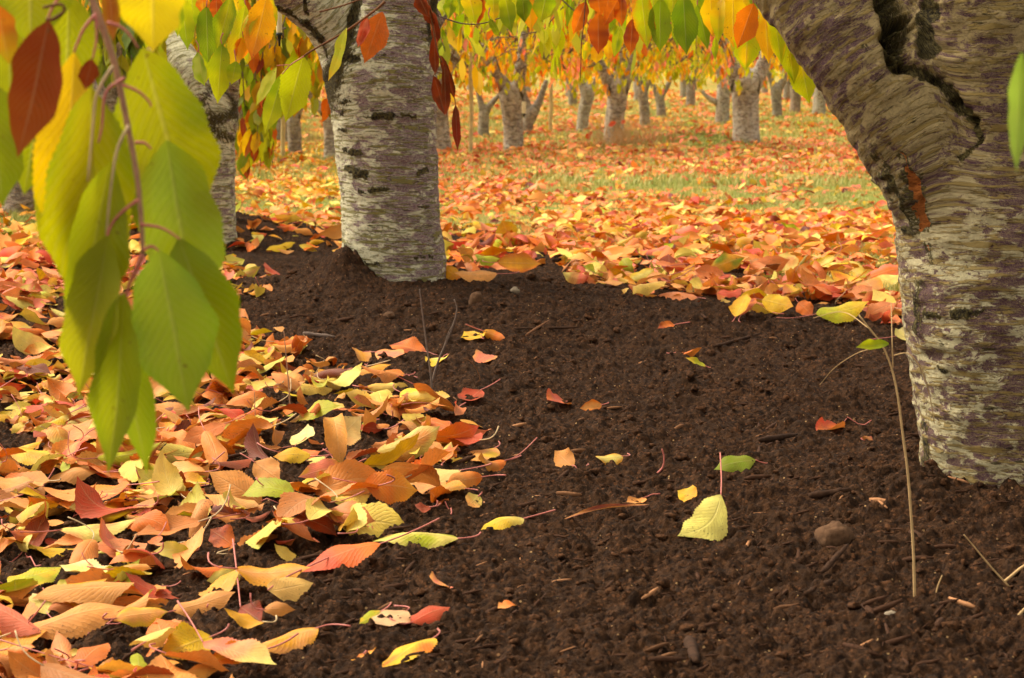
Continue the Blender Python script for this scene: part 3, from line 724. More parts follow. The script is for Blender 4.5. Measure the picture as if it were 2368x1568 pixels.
# --- orchard trees behind, traced trunk by trunk at their own distances
def py_to_y(px, py): return float(hit(px, py)[1])
CR = {}
def crown_proto(key):
    if key not in CR:
        seeds = dict(lime=11, gold=12, salmon=13, green=14, mix=15, orange=16)
        pal = dict(lime=(['lime', 'yellow', 'green', 'gold', 'orange'], [6, 4, 4, 1, .6]), gold=(['yellow', 'gold', 'lime', 'orange'], [6, 2.5, 5, 1.2]),
                   salmon=(['salmon', 'orange', 'gold', 'yellow', 'lime'], [3, 4, 3, 4, 6]), green=(['green', 'lime', 'yellow', 'salmon'], [4, 5, 3, 1]),
                   mix=(['lime', 'yellow', 'orange', 'salmon', 'green', 'rust'], [6, 5, 2, 1.5, 3, .4]), orange=(['orange', 'gold', 'rust', 'yellow', 'lime'], [3, 4, .7, 4, 4]))[key]
        CR[key] = crown(seeds[key], 125, .75, 2.0, 1.0, 3.0, pal[0], pal[1], per=14, low=.58)
    return CR[key]
def bg_tree(label, base, branches, ck, mat='bark_far', y=None, rot=0, cs=1.0, group=None, res=None):
    y = y or py_to_y(*base); g = hit(*base) if y is None else None
    x = (base[0]-1183.5)/FPX*y*1.0; b0 = P3y(base[0], base[1], y); z = float(base_z(b0[0], y))
    root = empty('cherry_tree', (b0[0], y, z), label, 'tree', group or 'cherry trees in the orchard behind')
    br = [pxb(b, y) for b in branches]
    q = br[0]; r0 = q[0][1]; br[0] = [(np.array([q[0][0][0], q[0][0][1], z-.12]), r0*1.08)] + q
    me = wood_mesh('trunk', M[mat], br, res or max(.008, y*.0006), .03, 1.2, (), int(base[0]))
    o = ob('trunk', me, root); o.matrix_parent_inverse = root.matrix_basis.inverted()
    lm, tm = crown_proto(ck)
    c = ob('crown', lm, root); c.rotation_euler[2] = rot; c.scale = (cs, cs, 1)
    c2 = ob('crown_twigs', tm, root); c2.rotation_euler[2] = rot; c2.scale = (cs, cs, 1)
    return root
BG = [
 ('slim banded cherry trunk just left of the nearest trunk, rising out of dark soil', (510, 562), [[(500, 562, 44), (497, 450, 42), (492, 330, 44), (488, 250, 50)], [(500, 290, 46), (455, 200, 40), (405, 120, 34, .1), (350, 40, 28, .3), (290, -60, 22, .6)], [(510, 280, 34), (528, 215, 17), (540, 130, 13, -.1), (560, 20, 11, -.2)]], 'lime', 'bark'),
 ('dim grey cherry trunk glimpsed between the big hanging green leaves', (262, 505), [[(264, 520, 48), (258, 400, 42), (252, 280, 42), (246, 200, 40)], [(250, 240, 34), (268, 140, 30), (272, 40, 26), (262, -80, 22)], [(246, 230, 28), (215, 150, 20), (190, 60, 17)]], 'lime', 'bark_grey'),
 ('blurred grey trunk on a dark mound at the left edge', (52, 478), [[(52, 480, 40), (52, 420, 36), (50, 330, 34), (46, 250, 34)], [(48, 290, 24), (20, 200, 20), (-20, 100, 16)], [(48, 290, 24), (80, 190, 20), (110, 90, 16)]], 'gold', 'bark_grey'),
 ('pale trunk half hidden behind the right side of the nearest trunk', (1008, 349), [[(1010, 349, 32), (1006, 270, 29), (1002, 190, 30)], [(1004, 230, 22), (985, 150, 18), (960, 60, 14)], [(1004, 230, 20), (1035, 150, 16), (1060, 60, 13)]], 'gold', 'bark_far'),
 ('grey forked trunk with long bare limb slanting up left of it', (1187, 347), [[(1187, 347, 22), (1186, 290, 21), (1183, 240, 25), (1180, 215, 25)], [(1180, 230, 18), (1158, 185, 13), (1130, 135, 12), (1092, 90, 10), (1060, 20, 8)], [(1188, 235, 18), (1199, 190, 13), (1206, 130, 11), (1215, 40, 9)]], 'salmon', 'bark_far'),
 ('dark leaning trunk right behind the pale hanging tube', (1220, 311), [[(1216, 311, 12), (1222, 280, 12), (1230, 258, 14)], [(1230, 265, 10), (1246, 235, 7), (1262, 190, 6)], [(1228, 265, 8), (1215, 230, 6), (1205, 180, 5)]], 'lime', 'bark_grey'),
 ('thin trunk with a dark foot beside the wooden post', (1117, 316), [[(1117, 316, 12), (1118, 285, 11), (1120, 255, 10)], [(1120, 262, 7), (1140, 235, 5), (1160, 215, 4)], [(1119, 262, 7), (1108, 225, 5), (1100, 180, 4)]], 'orange', 'bark_grey'),
 ('curved grey trunk bending right under yellow leaves, mid orchard', (1347, 302), [[(1346, 302, 13), (1349, 262, 12), (1358, 225, 14), (1356, 205, 14)], [(1356, 212, 10), (1340, 180, 7), (1322, 150, 6), (1305, 110, 5)], [(1360, 212, 9), (1376, 185, 5), (1392, 160, 4)]], 'gold', 'bark_far'),
 ('broad pale trunk with three upright limbs and straw at its foot', (1419, 333), [[(1418, 333, 24), (1421, 280, 21), (1427, 225, 21), (1428, 200, 22)], [(1420, 215, 15), (1402, 178, 12), (1382, 140, 11), (1362, 90, 9), (1345, 30, 8)], [(1430, 205, 12), (1432, 160, 9), (1437, 110, 9), (1442, 30, 7)], [(1440, 210, 12), (1456, 165, 8), (1468, 110, 7), (1480, 40, 6)]], 'salmon', 'bark_far'),
 ('slender grey trunk next right of the pale three-limbed trunk', (1491, 291), [[(1491, 291, 11), (1489, 245, 11), (1484, 205, 12)], [(1484, 215, 8), (1475, 180, 7), (1462, 140, 5)], [(1488, 212, 8), (1500, 175, 6), (1508, 120, 5)]], 'green', 'bark_grey'),
 ('small dark trunk under green leaves behind the middle of the orchard', (1528, 269), [[(1529, 269, 10), (1527, 240, 9), (1524, 220, 10)], [(1524, 226, 6), (1512, 205, 5), (1500, 180, 4)], [(1526, 226, 6), (1540, 205, 5), (1552, 180, 4)]], 'green', 'bark_grey'),
 ('tiny far trunk above the grassy strip', (1323, 244), [[(1323, 244, 9), (1324, 220, 9), (1322, 200, 9)], [(1322, 205, 6), (1312, 180, 5)], [(1323, 205, 6), (1335, 178, 5)]], 'gold', 'bark_grey'),
 ('pale trunk just left of the banded one, a bare limb reaching left', (1670, 286), [[(1669, 286, 16), (1671, 240, 15), (1674, 200, 15), (1675, 188, 16)], [(1672, 195, 10), (1662, 165, 8), (1650, 130, 7), (1640, 80, 6)], [(1678, 195, 10), (1692, 165, 7), (1700, 120, 6)], [(1664, 240, 6), (1640, 228, 4.5), (1618, 208, 4)]], 'gold', 'bark_far'),
 ('stout pale trunk with dark rings and two thick pale limbs, right of centre', (1724, 325), [[(1724, 325, 30), (1724, 270, 28), (1723, 215, 30), (1724, 190, 33)], [(1714, 205, 21), (1694, 160, 17), (1678, 110, 14), (1668, 68, 12), (1660, 10, 10)], [(1738, 205, 20), (1764, 150, 14), (1774, 100, 11), (1782, 30, 9)]], 'gold', 'bark_far'),
 ('small forked grey trunk standing alone near the right tree', (1797, 271), [[(1797, 271, 11), (1795, 235, 11), (1794, 205, 13)], [(1792, 212, 8), (1782, 185, 6), (1772, 150, 5)], [(1797, 212, 9), (1810, 185, 7), (1820, 150, 6)]], 'lime', 'bark_grey'),
 ('short pale trunk in the gap beside the leaning limb', (1893, 264), [[(1893, 264, 15), (1895, 230, 14), (1898, 190, 14)], [(1897, 200, 9), (1885, 160, 7), (1875, 120, 6)], [(1899, 200, 9), (1915, 160, 7)]], 'gold', 'bark_far'),
 ('dark stump-like trunk at the edge of the leaning limb', (1962, 258), [[(1962, 258, 9), (1963, 235, 9), (1965, 205, 9)], [(1964, 212, 6), (1955, 180, 5)], [(1966, 212, 6), (1978, 180, 5)]], 'gold', 'bark_grey'),
 ('greyish trunk left of the nearest trunk, under hanging yellow-green leaves', (682, 360), [[(682, 360, 15), (680, 310, 14), (678, 270, 14)], [(678, 280, 9), (665, 240, 7), (655, 180, 6)], [(680, 280, 9), (695, 240, 7), (705, 180, 6)]], 'lime', 'bark_grey'),
 ('forked trunk with a curved bare limb, touching the left side of the nearest trunk', (766, 368), [[(766, 368, 16), (766, 310, 15), (764, 270, 17), (764, 250, 17)], [(760, 268, 9), (738, 248, 8), (720, 222, 7), (708, 200, 6)], [(768, 262, 12), (774, 220, 11), (778, 160, 10), (780, 80, 9)]], 'orange', 'bark_far'),
]
for i, (lab, base, br, ck, mat) in enumerate(BG): bg_tree(lab, base, br, ck, mat, rot=i*1.7, cs=(1.0 if base[1] < 420 else .8))

# --- rows of trees farther back: three kinds, copied tree by tree
def far_kind(i, ck):
    rng = np.random.default_rng(300+i)
    z = FARZ
    tr = [(np.array([0, 0, -.12]), .12), (np.array([.02, 0, .3]), .10), (np.array([.0, .02, .65]), .11)]
    limbs = []
    for k in range(3):
        a = k*2.1+i; d = np.array([cos(a), sin(a), 0])
        limbs.append([(np.array([0, 0, .6]), .075), (d*.18+np.array([0, 0, .85]), .06), (d*.45+np.array([0, 0, 1.3]), .045), (d*.8+np.array([0, 0, 2.1]), .028)])
    return wood_mesh('trunk', M['bark_grey'], [tr]+limbs, .022, .04, 1.2, (), 400+i), ck
KINDS = [far_kind(i, k) for i, k in enumerate(['gold', 'salmon', 'lime', 'mix', 'orange'])]
rng = np.random.default_rng(77)
rows = [(21, [-4.6, -3.2, 6.3]), (27, [-6.6, -4.7, -2.6, 7.6]), (33, [-8.5, -6.2, -3.9, -2.2]), (38, [-9.6, -7.0, -4.4, -2.5, 9.4]), (44, None), (50, None), (57, None), (65, None), (74, None), (84, None)]
protos = {}
zw = {'gold': 'yellow and gold', 'salmon': 'salmon pink and orange', 'lime': 'lime green', 'mix': 'mixed green and orange', 'orange': 'orange and rust'}
for r, xs in rows:
    if xs is None:
        h = .25*r+1.5; sp = 2.9 + .015*r; xs = np.arange(-h, h, sp) + rng.uniform(-.5, .5)
    for x in xs:
        k = rng.choice(5, p=[.26, .2, .22, .18, .14]); me, ck = KINDS[k]
        x = float(x + rng.uniform(-.3, .3)); y = float(r + rng.uniform(-.8, .8))
        zone = 'left' if x/y < -.08 else ('right' if x/y > .08 else 'middle')
        near = 'next rows' if r < 40 else 'farthest rows'
        lab = 'far cherry tree, %s leaves, %s, %s of view' % (zw[ck], near, zone)
        root = empty('cherry_tree', (x, y, float(base_z(x, y))), lab, 'tree', 'far cherry trees, %s, %s, %s' % (ck, near, zone))
        s = rng.uniform(.9, 1.15); root.scale = (s, s, s); root.rotation_euler[2] = rng.uniform(0, 6.28)
        ob('trunk', me, root); lm, tm = crown_proto(ck); ob('crown', lm, root)
        if r < 40: ob('crown_twigs', tm, root)
# the wood beyond, one mass
def treeline():
    rng = np.random.default_rng(91); N = 17000
    x = rng.uniform(-60, 60, N); y = rng.uniform(92, 125, N); z = FARZ+rng.uniform(.3, 1, N)**.8*6.5*(.8+.2*vnoise(x*.25, y*.25, None, 9))
    c = np.array([PAL[q] for q in ['gold', 'yellow', 'lime', 'orange', 'salmon', 'green']]); ci = (np.floor((vnoise(x*.22, y*.22, None, 8)*.5+.5)*6)+rng.integers(-1, 2, N)).astype(int) % 6
    C = c[ci]*rng.uniform(.7, 1.1, (N, 1)); L = rng.uniform(.35, .6, N)
    V, F, UV = leaf_batch(L, L*.6, N, 3, 2, .3, .3, .2, rng=rng)
    V = np.einsum('nij,nvj->nvi', frames(np.stack([rng.normal(0, .5, N), rng.normal(0, .5, N), -np.ones(N)], -1), rng.normal(0, 1, (N, 3))), V) + np.stack([x, y, z], -1)[:, None, :]
    nv = V.shape[1]; FF = (F[None]+np.arange(N)[:, None, None]*nv).reshape(-1, 4)
    cc = np.repeat(C, nv, 0)
    tag(ob('treeline', mesh_np('treeline', V.reshape(-1, 3), FF, M['far_leaf'], cols={'col': cc, 'colb': cc})), 'blurred mass of yellow and orange foliage beyond the last trees', 'trees', kind='stuff')
treeline()

# ------------------------------------------------------------------ hanging leaves, each a part of its branch
def one_leaf(B, T, Wm, normal, c1, c2, cb, kc, kl, tw, mat, seed, n=36, m=8, ser=.045, wav=.055, name='leaf', fold=.0, bend=0.0):
    rng = np.random.default_rng(seed); L = np.linalg.norm(T-B)
    V, F, UV = leaf_batch(L, Wm, 1, n, m, kc, kl, tw, wav, ser, fold, rng=rng)
    V = V[0]; tip = V[-(m+1)//2-0]; tipc = V.reshape(n+1, m+1, 3)[-1].mean(0)
    # rotate/scale in the leaf's own plane so that the tip lands on T
    a = math.atan2(tipc[2], tipc[1]); ca, sa = cos(-a), sin(-a)
    V = np.stack([V[:, 0], V[:, 1]*ca - V[:, 2]*sa, V[:, 1]*sa + V[:, 2]*ca], -1)
    V[:, 1:] *= L/np.hypot(tipc[1], tipc[2])
    if bend: V[:, 0] += bend*L*np.sin(pi*np.clip(V[:, 1]/L, 0, 1))
    R = frames((T-B)[None], normal[None])[0]
    V = V@R.T
    ca_, cb_ = leaf_cols(np.array([c1]), np.array([c2]), np.array([cb]), UV, 0, rng)
    return V, F, UV, ca_, cb_
def hang_leaf(root, b, t, w, d, c1, c2=None, roll=0.0, kc=.25, kl=.25, tw=.0, mat='hang', dd=0.0, seed=0, label=None, stalk=None, ser=.045):
    """b, t: (px, py) of base and tip, w width px, d distance; dd: the tip's extra distance"""
    B = P3y(b[0], b[1], d); T = P3y(t[0], t[1], d+dd)
    ax = (T-B)/np.linalg.norm(T-B); n = CAM-B; n = n-(n@ax)*ax; n /= np.linalg.norm(n); s = np.cross(ax, n)
    nr = n*cos(roll)+s*sin(roll); c1 = PAL[c1] if isinstance(c1, str) else srgb(*c1); c2 = c1*.85 if c2 is None else (PAL[c2] if isinstance(c2, str) else srgb(*c2))
    if mat == 'hang':
        gm = np.array([1.20, 1.26, .8]); c1 = np.clip(c1*(gm if c1[1] > .45*c1[0] else np.array([1.1, 1.25, 1.0])), 0, .95); c2 = np.clip(c2*(gm if c2[1] > .45*c2[0] else np.array([1.1, 1.25, 1.0])), 0, .95)
    Wm = w*d/FPX/max(.3, abs(cos(roll)))*1.10/max(.6, (math.sin(min(1.5, abs(kc)))/max(abs(kc), 1e-3)))
    V, F, UV, ca, cb = one_leaf(B, T, Wm, nr, c1, c2, c1*.8+.2*np.array(PAL['pale']), kc, kl, tw, mat, seed+int(b[0]*7+b[1]*3+t[0])+9999, n=(60 if d < 2 else 36), ser=(.026 if d < 2 else .04), fold=.22 if mat != 'dead' else .1)
    me = mesh_np('leaf', V, F, M[mat], cols={'col': ca, 'colb': cb}, uv=UV)
    o = ob('leaf', me, root); o.matrix_parent_inverse = root.matrix_basis.inverted(); o.location = B
    # own origin at its base
    if label: o['label'] = label
    if stalk is not None:
        pts = np.array([P3y(q[0], q[1], d+(q[2] if len(q) > 2 else 0)) for q in stalk] + [B])
        v, f = tube(smooth_path(pts, 10)-B, np.linspace(.0012, .0010, 10)*1.0, 6)
        ob('stalk', mesh_np('stalk', v, f, M['stalk']), o)
    return o
def px_tube(root, name, pts, d, r0, r1, mat, n=24, ns=8):
    """pts (px, py[, shift]); radii px"""
    P = smooth_path(np.array([P3y(q[0], q[1], d+(q[2] if len(q) > 2 else 0)) for q in pts]), n)
    r = np.linspace(r0, r1, n)*d/FPX*(1+.08*np.sin(np.arange(n)*2.3))
    v, f = tube(P, r, ns)
    o = ob(name, mesh_np(name, v, f, M[mat]), root)
    if root is not None: o.matrix_parent_inverse = root.matrix_basis.inverted()
    return o
def flush(): bpy.context.view_layer.update()

def foreground_branch():
    d = 1.5
    root = empty('hanging_branch', P3y(210, -10, d), 'big out-of-focus cherry branch with long green and yellow leaves hanging at the left', 'branch')
    px_tube(root, 'twig', [(190, -60), (212, -5), (232, 50), (252, 105), (268, 160), (285, 240), (297, 300), (312, 380), (322, 450), (328, 530), (330, 590)], d, 9.5, 5.5, 'twig', 40)
    px_tube(root, 'twig', [(330, 588), (318, 618), (300, 655), (290, 690)], d, 7, 3.5, 'stalk', 12)
    px_tube(root, 'twig', [(150, -30, .03), (118, 25, .03), (111, 50, .03)], d, 4, 3, 'stalk', 10)
    px_tube(root, 'spur', [(106, 46, .02), (125, 44, .02), (148, 26, .02), (140, 10, .02), (100, 18, .02)], d, 5, 3.5, 'twig_dark', 12)
    st = [[(222, 32), (195, 65), (177, 105), (171, 122)], [(248, 52), (280, 63), (303, 85), (320, 112)], [(221, 35), (223, 90), (214, 137)], [(262, 152), (240, 185), (222, 225), (214, 300), (203, 420)],
          [(283, 196), (320, 212), (345, 236), (349, 248)], [(288, 180), (245, 215), (236, 290), (228, 330)], [(298, 290), (275, 335), (262, 390), (252, 470), (246, 545)], [(312, 330), (335, 331), (350, 345)],
          [(320, 462), (285, 488), (255, 525), (228, 610), (190, 740)], [(324, 519), (375, 528), (416, 553)], [(330, 578), (352, 570), (370, 584)]]
    for i, s in enumerate(st): px_tube(root, 'stalk', s, d-.01, 4.2, 2.6, 'stalk' if i not in (3, 6) else 'stalk_pale', 16, 6)
    H = lambda *a, **k: hang_leaf(root, *a, **k)
    H((368, 580), (436, 952), 172, 1.45, (150, 166, 46), (132, 158, 40), kc=-.35, kl=.15, label='glossy green leaf hanging lowest on the right')
    H((415, 552), (540, 910), 140, 1.50, (140, 148, 8), (132, 146, 12), kc=.35, kl=-.2)
    H((385, 325), (452, 735), 176, 1.52, (146, 164, 52), (142, 152, 16), kc=-.25, kl=.2)
    H((330, 112), (452, 560), 188, 1.55, (156, 154, 6), (132, 142, 6), kc=.3, kl=.2)
    H((212, 203), (205, 770), 190, 1.51, (162, 158, 6), (138, 148, 6), kc=.28, kl=.1, label='broad yellow-green leaf with a yellow left shoulder')
    H((172, 122), (150, 620), 120, 1.53, (222, 180, 6), (160, 152, 6), roll=.3, kc=.4, kl=.1)
    H((256, 375), (170, 800), 120, 1.49, (166, 166, 10), (146, 152, 6), roll=-.3, kc=.5)
    H((248, 545), (182, 916), 110, 1.48, (150, 152, 8), (164, 160, 20), roll=.4, kc=.5, tw=.3)
    H((286, 676), (249, 1096), 105, 1.47, (152, 158, 14), (138, 150, 10), roll=.3, kc=.45)
    H((268, 700), (340, 1098), 84, 1.50, (138, 150, 14), (132, 148, 12), roll=-.5, kc=.5)
    H((352, -90), (354, 120), 132, 1.42, (218, 190, 14), (206, 178, 10), kc=-.3, label='bright yellow leaf at the top of the picture')
    H((113, 48), (40, 364), 100, 1.45, (178, 82, 14), (156, 58, 8), roll=.2, kc=.9, kl=.2, tw=.35, mat='dead', label='rolled rust-brown leaf')
    H((66, -120), (72, 108), 160, 1.62, (146, 146, 6), (132, 140, 6), kc=.2)
    H((160, -20), (150, 330), 130, 1.63, (150, 152, 6), (140, 146, 6), kc=.2)
    H((-34, 180), (8, 478), 130, 1.50, (112, 126, 6), (126, 136, 6), kc=.2)
    H((-8, 10), (22, 150), 62, 1.50, (196, 104, 14), (176, 140, 10), kc=.3)
    H((213, 137), (196, 208), 40, 1.52, (158, 62, 8), (140, 48, 4), kc=.3, mat='dead')
    H((252, -40), (262, 96), 40, 1.8, (192, 104, 30), (200, 130, 20), kc=.6, mat='dead')
    H((112, 150), (118, 400), 62, 1.56, (178, 120, 12), (150, 140, 8), kc=.4)
    H((96, 220), (56, 450), 120, 1.60, (140, 146, 6), (128, 138, 6), kc=.2)
    H((130, 300), (138, 640), 95, 1.58, (156, 150, 6), (146, 146, 6), kc=.2)
    H((20, 60), (24, 250), 90, 1.64, (150, 148, 8), (138, 142, 6), kc=.2)
    H((240, 300), (235, 520), 60, 1.62, (150, 152, 8), (138, 142, 6), kc=.3)
foreground_branch()
r = empty('hanging_leaf', P3y(2352, 120, 1.25), 'single blurred pale green leaf at the right edge over the thick trunk', 'leaf')
hang_leaf(r, (2362, 120), (2349, 398), 46, 1.25, (150, 176, 84), (140, 168, 70), kc=.3)

def cluster(name_label, d, leaves, twigs=(), group='leafy twigs hanging into the top of the picture', mat='hang', stalks=True):
    x0 = leaves[0][0]; root = empty('leafy_twig', P3y(x0[0], -20, d), name_label, 'branch', group)
    for t in twigs: px_tube(root, 'twig', t[0], d, t[1], t[2], t[3], 20, 6)
    rng = np.random.default_rng(int(x0[0]*3))
    for i, L in enumerate(leaves):
        b, t, w, c1, c2 = L[:5]; k = L[5] if len(L) > 5 else {}
        k = dict(k); mt = k.pop('mat', mat); dep = d + k.pop('d', 0)+rng.uniform(-.05, .05)
        st = [(b[0]+rng.uniform(-6, 8), b[1]-26), (b[0]+rng.uniform(-3, 3), b[1]-12)] if stalks else None
        hang_leaf(root, b, t, w, dep, c1, c2, roll=k.pop('roll', rng.uniform(-.3, .3)), kc=k.pop('kc', rng.choice([-1, 1])*rng.uniform(.15, .5)), kl=k.pop('kl', rng.normal(.1, .2)), tw=k.pop('tw', rng.normal(0, .15)), mat=mt, seed=i, stalk=st)
cluster('drooping twig of green, lime and orange leaves beside the slim banded trunk', 3.95, [
 ((422, -9), (434, 117), 40, 'green', 'lime'), ((477, 16), (481, 149), 50, 'darkgreen', 'green', dict(roll=.1)), ((535, -9), (500, 125), 42, 'lime', 'green'),
 ((568, 12), (535, 178), 44, 'yellow', 'lime', dict(roll=.1)), ((513, 102), (503, 240), 46, 'lime', 'green', dict(roll=0)), ((457, 120), (474, 200), 24, (170, 180, 90), 'green', dict(roll=.8)),
 ((617, -8), (581, 140), 62, 'gold', 'orange', dict(roll=0, kl=.1)), ((562, 86), (553, 142), 32, 'orange', 'gold'), ((500, -8), (503, 52), 30, 'rust', 'orange'), ((468, -12), (470, 34), 28, 'orange', 'gold'),
 ((406, -12), (411, 86), 30, 'lime', 'green'), ((546, 142), (535, 196), 32, 'green', 'lime'), ((459, 126), (476, 192), 38, 'lime', 'green'), ((595, 10), (566, 100), 26, 'lime', 'yellow', dict(roll=.6)), ((540, -14), (560, 60), 34, 'yellow', 'lime', dict(d=.1)),
 ((442, -20), (446, 70), 36, 'lime', 'green', dict(d=.15)), ((600, -20), (640, 60), 34, 'lime', 'yellow', dict(d=.2)), ((580, 60), (572, 150), 38, 'yellow', 'lime', dict(d=.12))],
 [([(400, -60), (470, -35), (560, -30), (640, -50)], 5, 3, 'twig')])
cluster('bare twig crossing the nearest trunk, one bright orange leaf on it', 5.45, [
 ((884, 28), (842, 147), 54, (226, 112, 30), 'orange', dict(roll=-.1, kc=.45, mat='litter')), ((849, 42), (827, 110), 22, 'salmon', 'red', dict(kc=1.3, mat='litter')), ((802, 64), (758, 188), 20, 'yellow', 'lime', dict(roll=.9)),
 ((701, 130), (660, 283), 66, 'lime', 'lime', dict(roll=0, kl=.1, kc=.2)), ((652, 173), (612, 310), 44, 'green', 'lime', dict(roll=.2)), ((639, 155), (592, 246), 22, (206, 204, 90), 'lime', dict(roll=.6))],
 [([(890, 4), (867, 24), (800, 72), (725, 115), (703, 130)], 3.2, 2, 'twig_dark'), ([(738, 28), (790, 14), (840, -4)], 2.2, 1.6, 'twig_dark'), ([(703, 130), (672, 150), (652, 172)], 1.6, 1.2, 'stalk'), ([(668, 150), (640, 152)], 1.2, 1, 'stalk')], stalks=False)
cluster('bunch of dead curled dark red leaves hanging down the right side of the nearest trunk', 5.6, [
 ((966, -14), (990, 40), 24, 'brown', 'rust', dict(kc=1.4)), ((984, 10), (1003, 60), 26, 'brown', 'rust', dict(kc=1.2)), ((998, 26), (1010, 104), 20, 'rust', 'brown', dict(kc=1.5)), ((1004, 84), (1006, 174), 20, 'brown', 'rust', dict(kc=1.5)),
 ((1018, 128), (1051, 230), 18, 'rust', 'brown', dict(kc=1.4)), ((1003, 176), (1029, 268), 26, 'rust', 'brown', dict(kc=1.0)), ((1027, 150), (1032, 268), 20, 'brown', 'rust', dict(kc=1.3)), ((1053, 242), (1058, 350), 17, (150, 40, 22), 'brown', dict(kc=1.1, kl=.1))],
 [([(985, -30), (1000, 60), (1012, 120), (1022, 145)], 2.0, 1.4, 'twig_dark'), ([(1000, 178), (1008, 168), (1022, 172), (1024, 190), (1020, 215)], 1.2, 1, 'twig_dark'), ([(1051, 228), (1053, 244)], 1, 1, 'twig_dark')], mat='dead', stalks=False)
cluster('fringe of lime and green leaves with two orange ones hanging right of the nearest trunk', 4.4, [
 ((1036, -12), (1022, 42), 24, (190, 196, 110), 'lime', dict(roll=.5)), ((1046, -18), (1036, 46), 28, 'green', 'lime'), ((1080, -30), (1100, 57), 40, 'lime', 'yellow', dict(roll=0)), ((1110, -14), (1105, 58), 28, 'rust', 'orange', dict(roll=0)),
 ((1126, -16), (1117, 72), 30, 'lime', 'green'), ((1140, -20), (1142, 50), 32, 'lime', 'yellow'), ((1132, 44), (1155, 86), 14, 'lime', 'green', dict(kc=.8)), ((1166, -18), (1183, 76), 36, 'lime', 'green', dict(roll=0)), ((1192, -18), (1192, 56), 34, 'lime', 'yellow'),
 ((1207, -14), (1213, 53), 32, 'green', 'darkgreen'), ((1222, -18), (1228, 73), 34, 'gold', 'orange', dict(roll=0)), ((1266, -28), (1249, 53), 46, 'lime', 'green', dict(roll=0)), ((1060, -26), (1062, 40), 30, 'lime', 'green', dict(d=.15)), ((1240, -26), (1238, 40), 28, 'yellow', 'lime', dict(d=.15))],
 [([(1010, -40), (1090, -34), (1180, -40), (1280, -60)], 4.5, 3, 'twig'), ([(1015, 37), (1050, 50), (1080, 56), (1118, 54), (1160, 40)], 1.7, 1.2, 'twig_grey')])
cluster('cluster of rust-brown dry leaves hanging top centre', 4.6, [
 ((1354, 4), (1325, 80), 30, 'rust', 'orange', dict(kc=.8)), ((1380, -26), (1388, 36), 38, 'rust', 'orange'), ((1383, 30), (1383, 126), 44, 'rust', 'orange', dict(roll=0, kc=.5, tw=.3)), ((1428, 0), (1396, 60), 28, 'orange', 'rust'), ((1436, -10), (1437, 62), 28, 'rust', 'orange', dict(kc=.7)),
 ((1462, 44), (1457, 128), 32, 'rust', 'orange', dict(roll=.1)), ((1357, 96), (1350, 144), 20, 'yellow', 'lime', dict(d=2.5)), ((1381, 103), (1378, 148), 28, 'yellow', 'gold', dict(d=2.5)), ((1406, 92), (1408, 140), 22, 'yellow', 'gold', dict(d=2.5)), ((1433, 62), (1420, 134), 22, 'lime', 'green', dict(d=1.0)), ((1408, -20), (1404, 26), 34, 'rust', 'orange')],
 [([(1300, -50), (1380, -40), (1470, -46), (1480, 20)], 3.5, 2, 'twig')], mat='hang')
cluster('row of long green leaves hanging between the rust-brown cluster and the yellow one', 4.2, [
 ((1482, -18), (1497, 112), 46, 'lime', 'orange', dict(roll=0)), ((1526, -4), (1526, 121), 48, 'green', 'green', dict(roll=0)), ((1580, -12), (1587, 127), 54, 'darkgreen', 'green', dict(roll=0, kc=.3)), ((1612, 12), (1636, 116), 30, 'green', 'green', dict(roll=.2)),
 ((1512, -30), (1508, 50), 34, 'lime', 'green', dict(d=.2)), ((1552, -30), (1556, 60), 34, 'lime', 'green', dict(d=.2)), ((1604, -30), (1616, 50), 34, 'lime', 'green', dict(d=.2)), ((1556, 40), (1566, 110), 16, 'lime', 'green', dict(d=.3)), ((1653, 86), (1653, 140), 14, 'lime', 'green', dict(d=.3))],
 [([(1440, -60), (1530, -40), (1640, -50)], 4, 3, 'twig')])
cluster('spray of yellow leaves with one pointed orange leaf in front, left of the leaning limb', 3.7, [
 ((1643, -14), (1646, 82), 42, 'yellow', 'gold', dict(roll=0)), ((1664, -10), (1649, 55), 24, 'orange', 'gold'), ((1672, -4), (1660, 100), 28, 'lime', 'yellow', dict(roll=.5)), ((1694, -22), (1695, 110), 58, 'yellow', 'gold', dict(roll=0, d=.05)),
 ((1728, 40), (1724, 165), 58, 'lime', 'yellow', dict(roll=0, kc=.2, kl=.1)), ((1742, 8), (1704, 113), 50, 'orange', 'orange', dict(roll=0, d=-.15, kc=.35)), ((1768, 18), (1777, 148), 42, 'gold', 'yellow', dict(roll=0)), ((1736, -24), (1762, 24), 30, 'lime', 'green'), ((1716, -30), (1722, 50), 40, 'yellow', 'lime', dict(d=.1))],
 [([(1620, -70), (1700, -50), (1742, -12), (1744, 8)], 4, 2, 'twig')])
cluster('long lime leaves hanging against the left edge of the leaning limb', 3.6, [
 ((1786, 6), (1806, 150), 40, 'lime', 'yellow', dict(roll=.1)), ((1815, 40), (1836, 196), 46, 'lime', 'green', dict(roll=0)), ((1842, 92), (1871, 240), 66, 'lime', 'yellow', dict(roll=0, kc=.2, kl=.1)), ((1893, 160), (1907, 218), 20, 'red', 'rust', dict(mat='dead', d=.4)), ((1916, 180), (1956, 241), 20, 'green', 'green', dict(roll=.5)), ((1860, 110), (1905, 200), 34, 'green', 'lime', dict(d=.1, roll=.3))],
 [([(1760, -40), (1800, 10), (1840, 70), (1890, 150), (1920, 184)], 2.5, 2, 'twig')], stalks=False)
